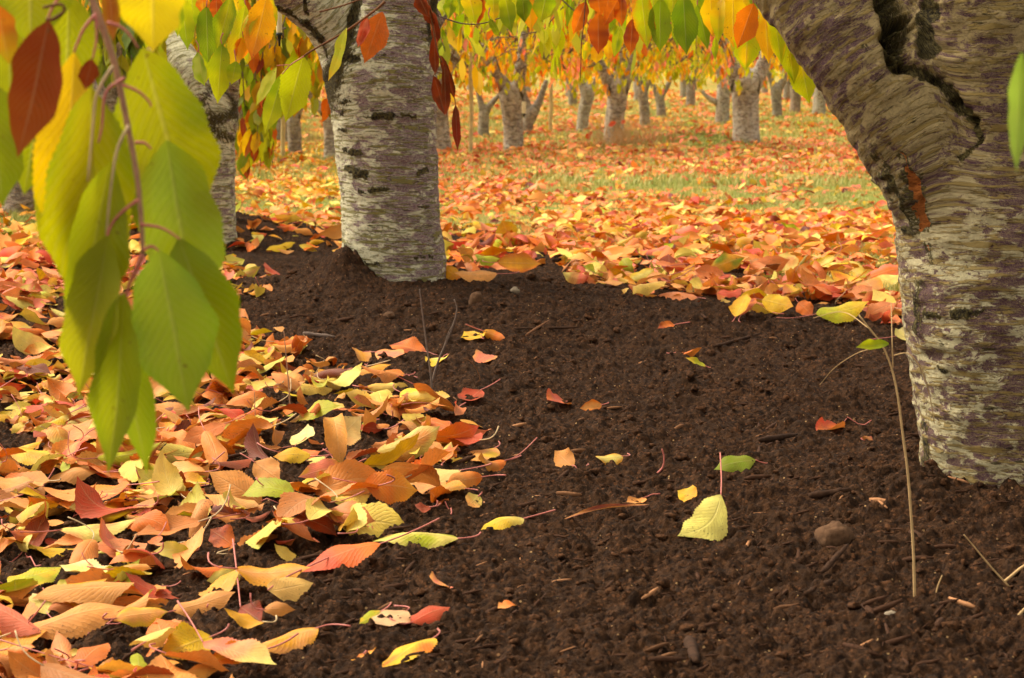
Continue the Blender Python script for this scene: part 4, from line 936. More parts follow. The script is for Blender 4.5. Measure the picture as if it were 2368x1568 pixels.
# low-hanging sprays of small leaves a little farther off
def spray(label, d, poly, N, pal, w, Lm=.1, seed=0, group='leafy twigs hanging behind the near trees', lowtip=None):
    rng = np.random.default_rng(seed); x0, x1, y0, y1 = poly
    root = empty('leafy_twig', P3y((x0+x1)/2, y0, d), label, 'branch', group)
    ns = max(3, N//11); S1 = Soup(); S2 = Soup()
    for s in range(ns):
        px = rng.uniform(x0, x1); yb = y0 + (y1-y0)*rng.uniform(.45, 1.0); ya = y0-60; dd = d+rng.uniform(-.5, .5); sw = rng.normal(0, 14)
        pts = smooth_path(np.array([P3y(px-sw, ya, dd), P3y(px-sw*.4, (ya+yb)/2, dd), P3y(px+sw*.2, yb, dd)]), 10)
        v, f = tube(pts, np.linspace(.004, .0012, 10), 4); S2.add(v, f)
        ts = rng.uniform(0, 1, 11); P = np.stack([np.interp(ts, np.linspace(0, 1, 10), pts[:, i]) for i in range(3)], -1)
        n = len(P); L = rng.normal(Lm, .015, n); V, F, UV = leaf_batch(L, L*rng.uniform(.36, .5, n), n, 8, 4, rng.normal(0, .4, n), rng.normal(0, .3, n), rng.normal(0, .3, n), .05, 0, rng=rng)
        V = np.einsum('nij,nvj->nvi', frames(np.stack([rng.normal(0, .3, n), rng.normal(0, .3, n), -np.ones(n)], -1), np.stack([rng.normal(0, .7, n), -np.ones(n), rng.normal(0, .2, n)], -1)), V)+P[:, None, :]
        base = rng.choice(len(pal), p=np.array(w)/sum(w)); ci = np.where(rng.uniform(0, 1, n) < .5, base, rng.choice(len(pal), n, p=np.array(w)/sum(w)))
        C = np.array([PAL[q] for q in pal])[ci]*rng.uniform(.8, 1.12, (n, 1)); ca, cb = leaf_cols(C, C*rng.uniform(.7, 1.1, (n, 3)), C*.8+.2*PAL['pale'], UV, 0, rng)
        nv = V.shape[1]; S1.add(V.reshape(-1, 3), (F[None]+np.arange(n)[:, None, None]*nv).reshape(-1, 4), col=ca, colb=cb, uv=np.tile(UV, (n, 1)))
    v, f = tube(smooth_path(np.array([P3y(x0-20, y0-70, d+.1), P3y((x0+x1)/2, y0-50, d-.1), P3y(x1+20, y0-75, d+.1)]), 12), np.linspace(.009, .005, 12), 6); S2.add(v, f)
    v, f, a = S1.arr(); o = ob('leaves', mesh_np('leaves', v, f, M['hang'], cols={'col': a['col'], 'colb': a['colb']}, uv=a['uv']), root); o.matrix_parent_inverse = root.matrix_basis.inverted()
    v, f, a = S2.arr(); o = ob('twigs', mesh_np('twigs', v, f, M['twig_grey']), root); o.matrix_parent_inverse = root.matrix_basis.inverted()
spray('low curtain of small green and orange leaves between the slim trunk and the nearest trunk', 9.6, (535, 640, 140, 385), 190, ['lime', 'green', 'orange', 'yellow', 'rust'], [4, 3, 3, 3, 1], seed=1)
spray('yellow and green leaf curtain touching the left side of the nearest trunk', 9.9, (640, 765, 70, 250), 170, ['yellow', 'lime', 'gold', 'green', 'orange'], [5, 4, 2, 2, 1], seed=2)
spray('dull green leaf curtain behind the big foreground branch', 7.6, (190, 420, -20, 230), 150, ['green', 'lime', 'darkgreen'], [3, 4, 1], seed=3)
spray('yellow-orange leaf curtain at upper left behind the drooping twig', 9.0, (400, 620, -60, 150), 170, ['lime', 'yellow', 'orange', 'green'], [4, 3, 2, 2], seed=7)
spray('salmon and yellow curtain of leaves over the forked trunk between the big trees', 15.5, (1040, 1300, -10, 100), 170, ['salmon', 'orange', 'yellow', 'lime', 'gold'], [3, 3, 4, 5, 2], .11, seed=4)
spray('orange and yellow leaves hanging over the pale three-limbed trunk', 15.5, (1280, 1500, -20, 100), 150, ['orange', 'salmon', 'yellow', 'gold', 'lime'], [4, 3, 4, 3, 3], .11, seed=5)
spray('lime and yellow leaves hanging before the banded pale trunk', 17, (1500, 1680, -20, 110), 130, ['yellow', 'lime', 'salmon', 'gold', 'green'], [4, 4, 2, 2, 2], .11, seed=6)

# ------------------------------------------------------------------ tubes, posts, strings
def tube_drop(px, y0, y1, d, w, lab, top, grp='pale irrigation drop tubes'):
    root = empty('irrigation_tube', P3y(px, y0, d), lab, 'tube', grp); r = w/2*d/FPX; A = P3y(px, top, d); B = P3y(px, y0, d); C2 = P3y(px, y1, d)
    def cyl(nm, prof, m):
        v, f = tube(np.array([q[0] for q in prof]), np.array([q[1] for q in prof]), 12); o = ob(nm, mesh_np(nm, v, f, M[m]), root); o.matrix_parent_inverse = root.matrix_basis.inverted()
    Z = lambda z: np.array([B[0], B[1], z])
    cyl('string', [(A, .0014), (Z(B[2]+.0), .0014)], 'black')
    cyl('pipe', [(Z(B[2]+.001), r*.9), (Z(B[2]-.003), r), (Z(C2[2]+.004), r), (Z(C2[2]), r*.96)], 'white')
    z = C2[2]
    cyl('nozzle', [(Z(z+.002), r*.5), (Z(z+.001), r*1.15), (Z(z-.006), r*1.2), (Z(z-.008), r*.75), (Z(z-.016), r*.7), (Z(z-.018), r*.5), (Z(z-.034), r*.42), (Z(z-.037), r*.2)], 'black')
    for s in (-1, 1): cyl('nozzle_arm', [(Z(z-.004)+[s*r*.9, 0, 0], .0016), (Z(z-.010)+[s*r*1.25, 0, 0], .0014), (Z(z-.017)+[s*r*.9, 0, 0], .0012)], 'black')
tube_drop(645, 26, 77, 6.2, 13, 'pale tube with black sprinkler nozzle hanging under the left limb of the nearest trunk', -120)
tube_drop(1211, 236, 263, 23.0, 9, 'small pale tube with dark tip hanging beside the forked trunk', 60)
def wood_post(px, y0, y1, w, lab):
    H0 = hit(px, y1); d = H0[1]; top = P3y(px, y0, d); r = w/2*d/FPX; n = 9
    z = np.linspace(H0[2]-.15, top[2], n); pts = np.stack([H0[0]+.006*np.sin(z*7), np.full(n, d), z], -1); rad = r*(1+.03*np.sin(z*23)); rad = np.append(rad[:-1], rad[-1]*.9)
    V, F = tube(pts, rad, 10); root = tag(ob('wooden_post', mesh_np('wooden_post', V, F, M['post'])), lab, 'post', 'wooden posts in the orchard')
wood_post(1089, 120, 356, 10, 'tan wooden post standing left of the forked trunk')
wood_post(1273, 190, 308, 9, 'greenish pale post standing alone on the grass between trunks')
wood_post(655, 250, 361, 11, 'pale post behind the lime leaves left of the nearest trunk')
o = px_tube(None, 'dangling_twig', [(1354, -30), (1352, 20), (1349, 60), (1344, 98), (1343, 140), (1341, 187)], 4.5, 1.5, .9, 'twig_dark', 20, 6)
tag(o, 'thin dark bare stem dangling from above among the rust-brown leaves', 'stem')
o = px_tube(None, 'bare_twig', [(1290, 70), (1230, 76), (1190, 85), (1150, 87)], 8.5, 1.6, 1.0, 'twig_grey', 20, 6)
tag(o, 'thin greyish twig running level through the orange leaves, top centre', 'twig')

# ------------------------------------------------------------------ stems, twigs, sticks, stones on the soil
def ground_stem(name, label, pts, d_at, r0, r1, mat, cat='stem', group=None, extra=(), sink=.03):
    """a dry stem rooted at the ground point under pts[0]; the rest in the upright plane through it"""
    H0 = hit(*d_at); d = H0[1]; root = empty(name, H0, label, cat, group)
    P = [P3y(q[0], q[1], d+(q[2] if len(q) > 2 else 0)) for q in pts]; P[0] = np.array([P[0][0], P[0][1], H0[2]-sink])
    n = 26; V, F = tube(smooth_path(np.array(P), n), np.linspace(r0, r1, n)*d/FPX*(1+.12*np.abs(np.sin(np.arange(n)*1.1))), 6)
    o = ob('stem', mesh_np('stem', V, F, M[mat]), root); o.matrix_parent_inverse = root.matrix_basis.inverted()
    for e in extra:
        n = 14; V, F = tube(smooth_path(np.array([P3y(q[0], q[1], d+(q[2] if len(q) > 2 else 0)) for q in e[0]]), n), np.linspace(e[1], e[2], n)*d/FPX, 5)
        o = ob('side_stem', mesh_np('side_stem', V, F, M[mat]), root); o.matrix_parent_inverse = root.matrix_basis.inverted()
    return root, d
root, d = ground_stem('dry_weed', 'tall pale dry stem with thin side shoots standing before the thick right trunk', [(2116, 1388), (2112, 1290), (2106, 1190), (2098, 1090), (2085, 990), (2076, 920), (2062, 855), (2040, 800), (2010, 760), (1985, 728)], (2116, 1385), 3.3, 1.6, 'straw',
    extra=[([(2064, 850), (2062, 780), (2060, 700, .05)], 1.5, 1), ([(2066, 822), (2100, 818), (2130, 855), (2150, 920, .03), (2160, 980, .05)], 1.8, 1.0), ([(2040, 802), (1985, 815, .05), (1930, 850, .1), (1895, 890, .15)], 1.2, .7), ([(2010, 760), (1950, 722, .1), (1880, 735, .15)], 1.2, .6)])
V_ = hang_leaf(root, (2055, 795), (1978, 803), 22, d-.03, 'lime', 'green', roll=.5, kc=.5, kl=-.3); V_['label'] = 'lime green leaf caught on the dry stem'
ground_stem('bare_twig', 'upright thin grey twig with a straight tip, in front of the nearest trunk', [(1002, 930), (996, 870), (985, 790), (976, 720), (970, 668)], (1002, 925), 2.6, 1.5, 'twig_grey', 'twig', 'grey twigs standing in the soil')
ground_stem('bare_twig', 'thin grey twig leaning right with a bent tip, in front of the nearest trunk', [(990, 905), (1008, 850), (1030, 795), (1048, 750), (1056, 715), (1050, 692)], (990, 900), 2.6, 1.5, 'twig_grey', 'twig', 'grey twigs standing in the soil', extra=[([(1006, 856), (1020, 820), (1036, 770), (1046, 752)], 1.3, .8)])
ground_stem('dry_weed', 'thin brownish stem standing among the leaves left of the soil mound', [(672, 965), (668, 900), (662, 830), (656, 765)], (672, 962), 1.8, 1.0, 'twig', group='dry stems in the leaf litter')
ground_stem('dry_weed', 'hair-thin pale stem leaning right above the leaf litter, left of centre', [(706, 930), (722, 880), (738, 848)], (706, 925), 1.1, .6, 'straw', group='dry stems in the leaf litter')
ground_stem('dry_weed', 'dark bent stalk arching over leaves left of the grey twigs', [(1112, 905), (1108, 870), (1090, 838), (1072, 828)], (1112, 900), 1.5, .9, 'twig_dark', group='dry stems in the leaf litter')
ground_stem('dry_weed', 'short wiry stem standing in the litter under the yellow leaf pile', [(592, 1005), (590, 960), (588, 905)], (592, 1000), 1.1, .7, 'twig', group='dry stems in the leaf litter')
ground_stem('dry_weed', 'golden dry stem lying aslant on bare soil near the lower right corner', [(2334, 1366), (2290, 1310), (2250, 1262), (2228, 1236)], (2334, 1366), 2.2, 1.2, 'straw', group='dry stems at lower right', sink=.0)
ground_stem('dry_weed', 'pale stalk arching off the right edge, upper of two', [(2322, 1358), (2340, 1330), (2362, 1312), (2400, 1290)], (2322, 1358), 3.6, 3, 'straw', group='dry stems at lower right', sink=.0)
ground_stem('dry_weed', 'pale stalk at the very bottom right edge, lower of two', [(2334, 1450), (2350, 1428), (2372, 1405), (2400, 1385)], (2334, 1450), 3.6, 3, 'straw', group='dry stems at lower right', sink=.0)
ground_stem('dry_weed', 'short golden stub standing in soil near the lower right corner', [(2160, 1385), (2168, 1355), (2178, 1330)], (2160, 1385), 2.0, 1.4, 'straw', group='dry stems at lower right', sink=.01)
ground_stem('dry_weed', 'curved pink leaf stalk standing on bare soil right of centre', [(1520, 1098), (1532, 1080), (1535, 1058), (1530, 1038)], (1520, 1098), 2.4, 1.6, 'stalk', group='loose pink leaf stalks', sink=.0)

def lump(p, rx, ry, rz, seed, n=14, m=20, amp=.28):
    th = np.linspace(0, pi, n)[:, None]; ph = (np.arange(m)*2*pi/m)[None]
    d = np.stack([np.sin(th)*np.cos(ph), np.sin(th)*np.sin(ph), np.cos(th)*np.ones_like(ph)], -1).reshape(-1, 3)
    r = 1+amp*vnoise(d[:, 0]*1.7+seed, d[:, 1]*1.7, d[:, 2]*1.7, seed)+amp*.5*vnoise(d[:, 0]*4+seed, d[:, 1]*4, d[:, 2]*4, seed+1)
    V = d*r[:, None]*np.array([rx, ry, rz])+p
    i = (np.arange(n-1)[:, None]*m); j = np.arange(m)[None]
    F = np.stack([i+j, i+m+j, i+m+(j+1) % m, i+(j+1) % m], -1).reshape(-1, 4)
    return V, F
def stone(px, py, r, mat, lab, sq=(1, .8, .62), sd=1):
    H0 = hit(px, py); q = r*H0[1]/FPX; V, F = lump(np.zeros(3), q*sq[0], q*sq[1], q*sq[2], sd); c, s = cos(sd*.7), sin(sd*.7); V[:, :2] = V[:, :2]@np.array([[c, s], [-s, c]])
    o = ob('stone', mesh_np('stone', V, F, M[mat]), None, H0+[0, 0, q*.22]); tag(o, lab, 'stone', 'stones in the soil')
stone(1930, 1275, 44, 'stone', 'large brown stone half sunk in soil below the thick right trunk', (1.1, .9, .75), 3)
stone(1100, 716, 17, 'stone', 'roundish brown stone on the soil right of the nearest trunk foot', (1, .8, 1.1), 5)
stone(1124, 752, 9, 'stone', 'small tan pebble just below the roundish brown stone', (1, .8, .8), 6)
stone(900, 745, 16, 'stone', 'flat tan stone on the mound below the nearest trunk', (1.1, .8, .5), 7)
stone(1190, 690, 11, 'greystone', 'pale crumbly pebble by the leaves at the foot of the nearest trunk', (1, .8, .8), 8)
stone(2060, 1440, 16, 'greystone', 'speckled grey pebble near the lower right corner', (1, .8, .7), 9)
def chip(px, py, dx, dy, w, mat, lab, nm='bark_stick', grp='sticks lying on the soil', cat='stick', hollow=False):
    A = hit(px, py); B = hit(px+dx, py+dy); r = w/2*A[1]/FPX; n = 12; t = np.linspace(0, 1, n)[:, None]
    pts = A*(1-t)+B*t; pts[:, 2] = np.linspace(A[2], B[2], n)+r*.5+.004; pts += RNG.normal(0, r*.10, pts.shape)
    V, F = tube(pts, r*np.interp(np.linspace(0, 1, n), [0, .15, .8, 1], [.6, 1, .9, .35])*(1+.15*RNG.uniform(-1, 1, n)), 8)
    V[:, 2] += .12*r*vnoise(V[:, 0]*300, V[:, 1]*300, None, 3)
    o = ob(nm, mesh_np(nm, V, F, M[mat])); tag(o, lab, cat, grp)
chip(1215, 790, 55, -33, 6, 'twig_dark', 'slim brown stick lying aslant on the soil right of the grey twigs')
chip(1870, 1168, 98, -6, 18, 'chip', 'stubby black stick above the large brown stone')
chip(1752, 1040, 90, -18, 14, 'chip', 'dark split stick left of the thick trunk, below the curled orange leaf')
chip(1650, 812, 110, -36, 9, 'chip', 'long thin black stick on the soil below the yellow leaves')
chip(700, 795, 75, -6, 10, 'twig_grey', 'weathered grey-brown chip left of the grey twigs')
chip(1190, 770, 150, 4, 7, 'chip', 'buried dark stick just behind the two orange leaves')
chip(1590, 1500, 20, 60, 30, 'chip', 'thick dark bark piece near the bottom edge')
chip(1860, 1400, 66, -40, 16, 'chip', 'ridged dark bark piece low on the right')
chip(1900, 1345, 60, -50, 14, 'chip', 'dark bark piece just below the large brown stone')
# seedlings
def seedling(px, py, s, lab):
    H0 = hit(px, py); root = empty('seedling', H0, lab, 'seedling', 'tiny green seedlings'); rng = np.random.default_rng(px)
    V, F = tube(np.array([[0, 0, -.004], [0, 0, s*.5], [s*.06, 0, s]]), [.0008, .0007, .0005], 5); ob('stem', mesh_np('stem', V, F, M['blade']), root)
    for k in range(4):
        a = k*1.6+rng.uniform(0, .6); V, F, UV = leaf_batch(s*.7, s*.45, 1, 8, 4, .2, .3, 0, rng=rng); R = frames(np.array([[cos(a), sin(a), .25]]), np.array([[0, -.4, 1.]]))[0]
        c = np.tile(srgb(112, 156, 40), (len(V[0]), 1)); ob('leaf', mesh_np('leaf', V[0]@R.T+[0, 0, s*(.6+.4*(k > 1))], F, M['hang'], cols={'col': c, 'colb': c}, uv=UV), root)
seedling(236, 1418, .020, 'tiny green seedling among leaves near the bottom left')
seedling(215, 1432, .013, 'second smaller green seedling just left of and below the other')

# crumbs, clods and bark bits: nobody could count them
def clods():
    rng = np.random.default_rng(44); S1 = Soup(); N = 5200
    y = 2.35*np.exp(rng.uniform(0, 1, N*2)*1.05); x = rng.uniform(-1, 1, N*2)*(.262*y+.2); m = soil_mask(x, y)
    px, py, _ = proj(x, y, base_z(x, y)); k = (m > .7); x, y = x[k][:N], y[k][:N]
    g = ground_z(x, y); r = rng.gamma(1.8, .0016, len(x)).clip(.0012, .0095)*np.sqrt(y/3)
    n, mm = 7, 9
    for i in range(len(x)):
        el = rng.uniform(.7, 1.3); V, F = lump(np.zeros(3), r[i]*el, r[i], r[i]*.7, i, n, mm, .75); a = rng.uniform(0, 3.1); c, s = cos(a), sin(a); V[:, :2] = V[:, :2]@np.array([[c, s], [-s, c]])
        S1.add(V+[x[i], y[i], g[i]+r[i]*.2], F)
    V, F, _ = S1.arr(); tag(ob('soil_crumbs', mesh_np('soil_crumbs', V, F, M['clod'])), 'loose dark crumbs and clods strewn over the soil', 'soil', kind='stuff')
    S1 = Soup(); N = 3600
    y = 2.35*np.exp(rng.uniform(0, 1, N)*1.0); x = rng.uniform(-1, 1, N)*(.262*y+.2); k = soil_mask(x, y) > .7; x, y = x[k], y[k]; g = ground_z(x, y)
    for i in range(len(x)):
        L = rng.gamma(2.2, .009).clip(.006, .055) if False else float(np.clip(rng.gamma(2.2, .007), .006, .045)); r_ = L*rng.uniform(.04, .12); a = rng.normal(.5, .7); dv = np.array([cos(a), sin(a), rng.normal(.1, .15)])*L/2
        c = np.array([x[i], y[i], g[i]+r_*.6]); V, F = tube(np.array([c-dv, c-dv*.4, c+dv*.4, c+dv])+rng.normal(0, r_*.15, (4, 3)), np.array([.55, 1, .95, .4])*r_, 6)
        S1.add(V, F, tone=rng.uniform(0, 1)**4.5)
    V, F, a = S1.arr(); tag(ob('bark_bits', mesh_np('bark_bits', V, F, M['bits'], floats={'tone': a['tone']})), 'dark bark mulch slivers mixed into the soil', 'mulch', kind='stuff')
t = NT('bark_sliver'); geo = t.n('NewGeometry'); n = t.noise(geo.outputs['Position'], 220, 3)
c = t.mix(t.ramp(t.attr('tone', 'Fac'), .45, 1.0), t.mix(n, srgb(44, 27, 17), srgb(84, 55, 36)), srgb(176, 124, 84)); M['bits'] = t.out(t.principled(c, .9, .15, t.bump(n, .8, .002)))
t = NT('soil_clod'); geo = t.n('NewGeometry'); n = t.noise(geo.outputs['Position'], 140, 4)
M['clod'] = t.out(t.principled(t.mix(t.ramp(n, .35, .65), srgb(42, 26, 15), srgb(84, 55, 34)), .95, .1, t.bump(n, 1, .004)))
clods()

# ------------------------------------------------------------------ fallen leaves
GL = 'fallen cherry leaves'
def fallen(b, t, w, c1, c2, label, kc=None, kl=None, seed=0, up=1, lift=.0, stalk=None, W=.50, mat='litter', tilt=None, back=None, bend=0.0):
    """one leaf lying on the ground between the ground points under pixels b and t, tilted until it shows w px wide"""
    rng = np.random.default_rng(seed+int(b[0]*13+b[1]*7))
    lo_, hi_ = (b, t) if b[1] >= t[1] else (t, b)
    G0 = hit(*lo_); G1 = hit(*hi_); dyg = max(0.0, G1[1]-G0[1]); best = None
    Lmin = np.hypot(b[0]-t[0], b[1]-t[1])*G0[1]/FPX
    for q in np.linspace(1, 0, 26):
        U = P3y(hi_[0], hi_[1], G0[1]+dyg*q)
        if q == 1: U = G1.copy()
        l = np.linalg.norm(U-G0)
        lim = max(.105, 1.04*Lmin) if W < .62 else max(.03, 1.15*Lmin)
        best = U
        if l <= lim: break
    B, T = (G0, best) if b[1] >= t[1] else (best, G0)
    L = np.linalg.norm(T-B); d = (B[1]+T[1])/2
    Wm = W*np.clip(L, .04, .15); want = w*d/FPX; kc = rng.choice([-1, 1])*rng.uniform(.2, .6) if kc is None else kc; kl = rng.normal(0, .3) if kl is None else kl
    Wm = max(Wm, want*1.02); q = np.clip(want/Wm/max(.55, sin(min(1.5, abs(kc)+1e-3))/(abs(kc)+1e-3)), .12, .985)
    ax = (T-B)/L; v_ = CAM-B; v_ = v_-(v_@ax)*ax; v_ /= np.linalg.norm(v_); s_ = np.cross(ax, v_); s_ = s_ if s_[2] > 0 else -s_
    nr = v_*q+s_*math.sqrt(1-q*q)
    c1 = PAL[c1] if isinstance(c1, str) else srgb(*c1); c2 = PAL[c2] if isinstance(c2, str) else srgb(*c2); cb = .4*c1+.6*PAL['peach'] if back is None else (PAL[back] if isinstance(back, str) else srgb(*back))
    V, F, UV, ca, cbb = one_leaf(B, T, Wm, nr*up, c1, c2, cb, kc, kl, 0.0, mat, seed+int(b[0]), n=40, m=8, ser=.04, wav=.05, bend=bend)
    if up < 0: ca, cbb = cbb, ca; ca, cbb = cbb, ca
    Vw = V+B; g = ground_z(Vw[:, 0], Vw[:, 1]); dz = Vw[:, 2]-g
    dn_ = float(density(np.array([(b[0]+t[0])/2.]), np.array([(b[1]+t[1])/2.]), np.array([B[0]]), np.array([B[1]]))[0]); zo = max(-.012, -np.percentile(dz, 10)) + .001 + lift + .016*min(1, dn_)
    B2 = B+np.array([0, 0, zo])
    o = ob('fallen_leaf', mesh_np('fallen_leaf', V, F, M[mat], cols={'col': ca, 'colb': cbb}, uv=UV), None, B2); tag(o, label, 'leaf', GL)
    if stalk is not False:
        if stalk:
            pts = np.array([B2]+[ (lambda q: np.array([q[0], q[1], q[2]+s[2] if len(s) > 2 else q[2]+.004]))(hit(s[0], s[1])) for s in stalk]); pts = smooth_path(pts, 12); v, f = tube(pts-B2, np.linspace(.0009, .0012, 12), 6)
        else:
            v, f = stalk_for(B2, ax, L, rng); v = v-B2
        ob('stalk', mesh_np('stalk', v, f, M['stalk']), o)
    if lift == 0 and mat == 'litter': pass
    FH.append((float(B[0]+T[0])/2, float(B[1]+T[1])/2)); FB.append(((b[0]+t[0])/2, (b[1]+t[1])/2, abs(b[0]-t[0])/2+w*.25, abs(b[1]-t[1])/2+w*.3))
    return o
FH = []; FB = []
fallen((1666, 1176), (1566, 1266), 92, (246, 232, 130), (240, 220, 90), 'large pale yellow leaf with upright pink stalk, alone on dark soil', kc=.3, kl=.2, up=-1, back=(246, 232, 120), tilt=1.0, bend=.17, lift=.008, stalk=[(1667, 1140, .02), (1664, 1110, .035)])
fallen((1746, 1094), (1650, 1108), 44, 'green', 'green', 'bright green leaf lying alone on dark soil behind the large pale yellow one', kc=-.3, kl=-.3, tilt=.6, stalk=[(1760, 1092, .006), (1775, 1090, .006)])
fallen((1610, 1168), (1566, 1140), 40, 'gold', 'yellow', 'small golden triangular leaf piece on soil left of the large pale leaf', kc=.2, tilt=1.1, W=.8, stalk=False)
fallen((1210, 1226), (1112, 1248), 30, 'pale', 'yellow', 'yellow arched leaf on soil at the right end of the leaf litter', kc=-.9, kl=-.6, up=1, tilt=.4)
fallen((1325, 1094), (1282, 1045), 52, 'tan', 'peach', 'tan crumpled leaf standing up on bare soil, centre', kc=.5, kl=.2, tilt=1.2, W=.7)
fallen((1440, 1086), (1376, 1100), 26, 'pale', 'gold', 'small folded pale yellow leaf right of the tan crumpled one', kc=-.7, kl=.5)
fallen((1946, 990), (1886, 1016), 24, 'orange', 'red', 'curled bright orange leaf on bare soil left of the thick trunk', kc=1.2, kl=-.3)
fallen((1308, 942), (1264, 962), 28, 'red', 'orange', 'small red-orange leaf on soil, centre, right-hand of two', kc=.6)
fallen((1392, 968), (1340, 972), 24, 'peach', 'orange', 'small peach leaf with a dark centre on the soil right of the red-orange pair', kc=.9)
fallen((1112, 928), (1062, 952), 32, 'red', 'rust', 'red-orange leaf bent upright on soil, left-hand of two', kc=.8, kl=.4)
fallen((926, 918), (992, 946), 46, (238, 206, 22), 'yellow', 'vivid lemon yellow leaf at the edge of the litter', kc=-.3, kl=-.5, tilt=.8, back='yellow')
fallen((1633, 852), (1584, 853), 13, 'lime', 'yellow', 'thin yellow leaf alone on the dark soil right of centre', kc=.5)
fallen((1559, 766), (1520, 772), 17, 'orange', 'rust', 'small orange leaf alone on the soil below the right-hand litter', kc=.7)
fallen((1112, 800), (1072, 778), 30, 'yellow', 'gold', 'yellow wrinkled leaf, left of a touching pair on the soil', kc=.4, tilt=.9)
fallen((1116, 790), (1168, 796), 26, 'gold', 'orange', 'golden brown leaf, right of a touching pair on the soil', kc=-.7)
fallen((1102, 845), (1140, 826), 34, 'salmon', 'peach', 'salmon leaf standing tilted beside a dark bent stalk', kc=.4, tilt=.9)
fallen((1022, 828), (1000, 862), 34, 'yellow', 'pale', 'yellow leaf pierced by the two grey twigs', kc=.5, tilt=1.2)
fallen((840, 842), (822, 806), 34, 'gold', 'tan', 'upright golden leaf at the left end of the small leaf group', kc=.5, tilt=1.1)
fallen((985, 824), (900, 800), 34, 'orange', 'rust', 'orange-brown leaf at the back of the small leaf group', kc=.5, tilt=.9)
fallen((868, 836), (936, 842), 28, 'salmon', 'peach', 'pink-brown leaf in the middle of the small leaf group', kc=-.3, tilt=.7)
fallen((776, 888), (905, 868), 26, 'tan', 'gold', 'long arched yellow-tan leaf below the small leaf group', kc=-.8, kl=-.5)
fallen((935, 880), (860, 862), 26, 'orange', 'gold', 'orange leaf lying over the long arched one', kc=-.5)
fallen((1060, 1265+0), (862, 1290), 34, 'pale', 'lime', 'long pale yellow-green leaf with soil specks, lower centre', kc=-.8, kl=-.3, up=1)
fallen((880, 1268), (690, 1350), 52, 'orange', 'red', 'long orange leaf leaning on the soil edge, lower centre', kc=-.3, kl=-.2, tilt=.9)
fallen((842, 1212), (966, 1190), 78, 'orange', 'gold', 'broad round orange leaf turning gold on the right, lower centre', kc=-.35, kl=-.2, tilt=1.0, W=.62)
fallen((762, 1048), (836, 968), 72, (238, 200, 120), 'peach', 'cream leaf standing on edge with its midrib showing', kc=.3, kl=.1, tilt=1.25, W=.62)
fallen((684, 1052), (712, 984), 40, 'pale', 'cream', 'pale yellow leaf standing up left of the cream one', kc=.4, tilt=1.2)
fallen((1145, 1052), (1078, 1088), 34, 'peach', 'yellow', 'peach and yellow leaf at the right rim of the litter', kc=-.4, tilt=.7)
fallen((1116, 1142), (1030, 1156), 54, 'orange', 'peach', 'arched orange-peach leaf near the right tip of the litter', kc=-.8, tilt=.7)
fallen((1066, 1110), (902, 1142), 36, (226, 196, 112), 'tan', 'pale yellow leaf sprinkled with soil near the right tip of the litter', kc=-.3, kl=-.2, tilt=.6)
fallen((1108, 1160), (1082, 1200), 42, 'peach', 'pale', 'small upright peach leaf below the arched orange-peach one', kc=.3, tilt=1.2, W=.7)
fallen((606, 1168), (482, 1096), 74, 'peach', 'orange', 'big peach leaf with ribbed veins, left of centre', kc=.3, tilt=.95, up=-1, back='peach')
fallen((588, 1078), (648, 1138), 70, 'peach', 'tan', 'peach leaf standing behind the big ribbed one', kc=-.4, tilt=1.1, W=.7)
fallen((795, 1118), (690, 1136), 52, 'salmon', 'gold', 'rounded salmon leaf with a gold rim, centre left', kc=-.3, tilt=.8)
fallen((720, 1090), (632, 1098), 36, 'gold', 'yellow', 'golden leaf behind the rounded salmon one', kc=-.5)
fallen((540, 1275), (486, 1225), 62, 'orange', 'rust', 'orange leaf standing on edge, folded, lower left', kc=.5, tilt=1.2, W=.7)
fallen((412, 1335), (468, 1232), 40, 'peach', 'peach', 'peach rolled leaf leaning against the folded orange one', kc=.9, tilt=1.2)
fallen((440, 1310), (356, 1322), 40, 'pale', 'lime', 'pale lime leaf below the peach rolled one', kc=.3, tilt=.7)
fallen((560, 1350), (478, 1372), 50, 'pale', 'gold', 'pale golden cupped leaf below the folded orange one', kc=-.6, tilt=.9)
fallen((140, 1282), (322, 1262), 34, 'pale', 'tan', 'long pale rolled leaf on its side at left', kc=-1.0, kl=-.1, up=1)
fallen((300, 1185), (182, 1180), 40, 'gold', 'orange', 'golden leaf with orange blotches above the long pale rolled one', kc=-.3, tilt=.6)
fallen((24, 1075), (124, 1104), 40, 'yellow', 'gold', 'yellow leaf with a brown left end at the left edge', kc=-.4, tilt=.7)
fallen((20, 1405), (146, 1362), 44, 'lime', 'yellow', 'yellow-green leaf near the left edge, low', kc=-.3, tilt=.7)
fallen((262, 1378), (138, 1352), 36, 'pale', 'cream', 'pale yellow leaf overlapping the yellow-green one', kc=.4, tilt=.7)
fallen((112, 1470), (76, 1402), 52, 'cream', 'pale', 'cream leaf standing upright in the bottom left', kc=.3, tilt=1.2, W=.65)
fallen((118, 1420), (166, 1432), 44, 'pale', 'lime', 'pale speckled leaf just right of the upright cream one', kc=.3, tilt=1.0, W=.8)
fallen((60, 1530), (296, 1455), 62, 'tan', 'peach', 'long tan leaf stretched across the bottom left', kc=-.9, kl=-.2)
fallen((268, 1490), (390, 1462), 50, 'peach', 'yellow', 'peach leaf turning yellow over soil, bottom left', kc=-.6, tilt=.7)
fallen((400, 1450), (545, 1412), 54, 'tan', 'peach', 'long ribbed tan leaf, bottom left of centre', kc=-.8, kl=-.2, tilt=.8)
fallen((545, 1400), (720, 1372), 50, 'peach', 'gold', 'peach-gold leaf behind the dark red one', kc=-.4, tilt=.7)
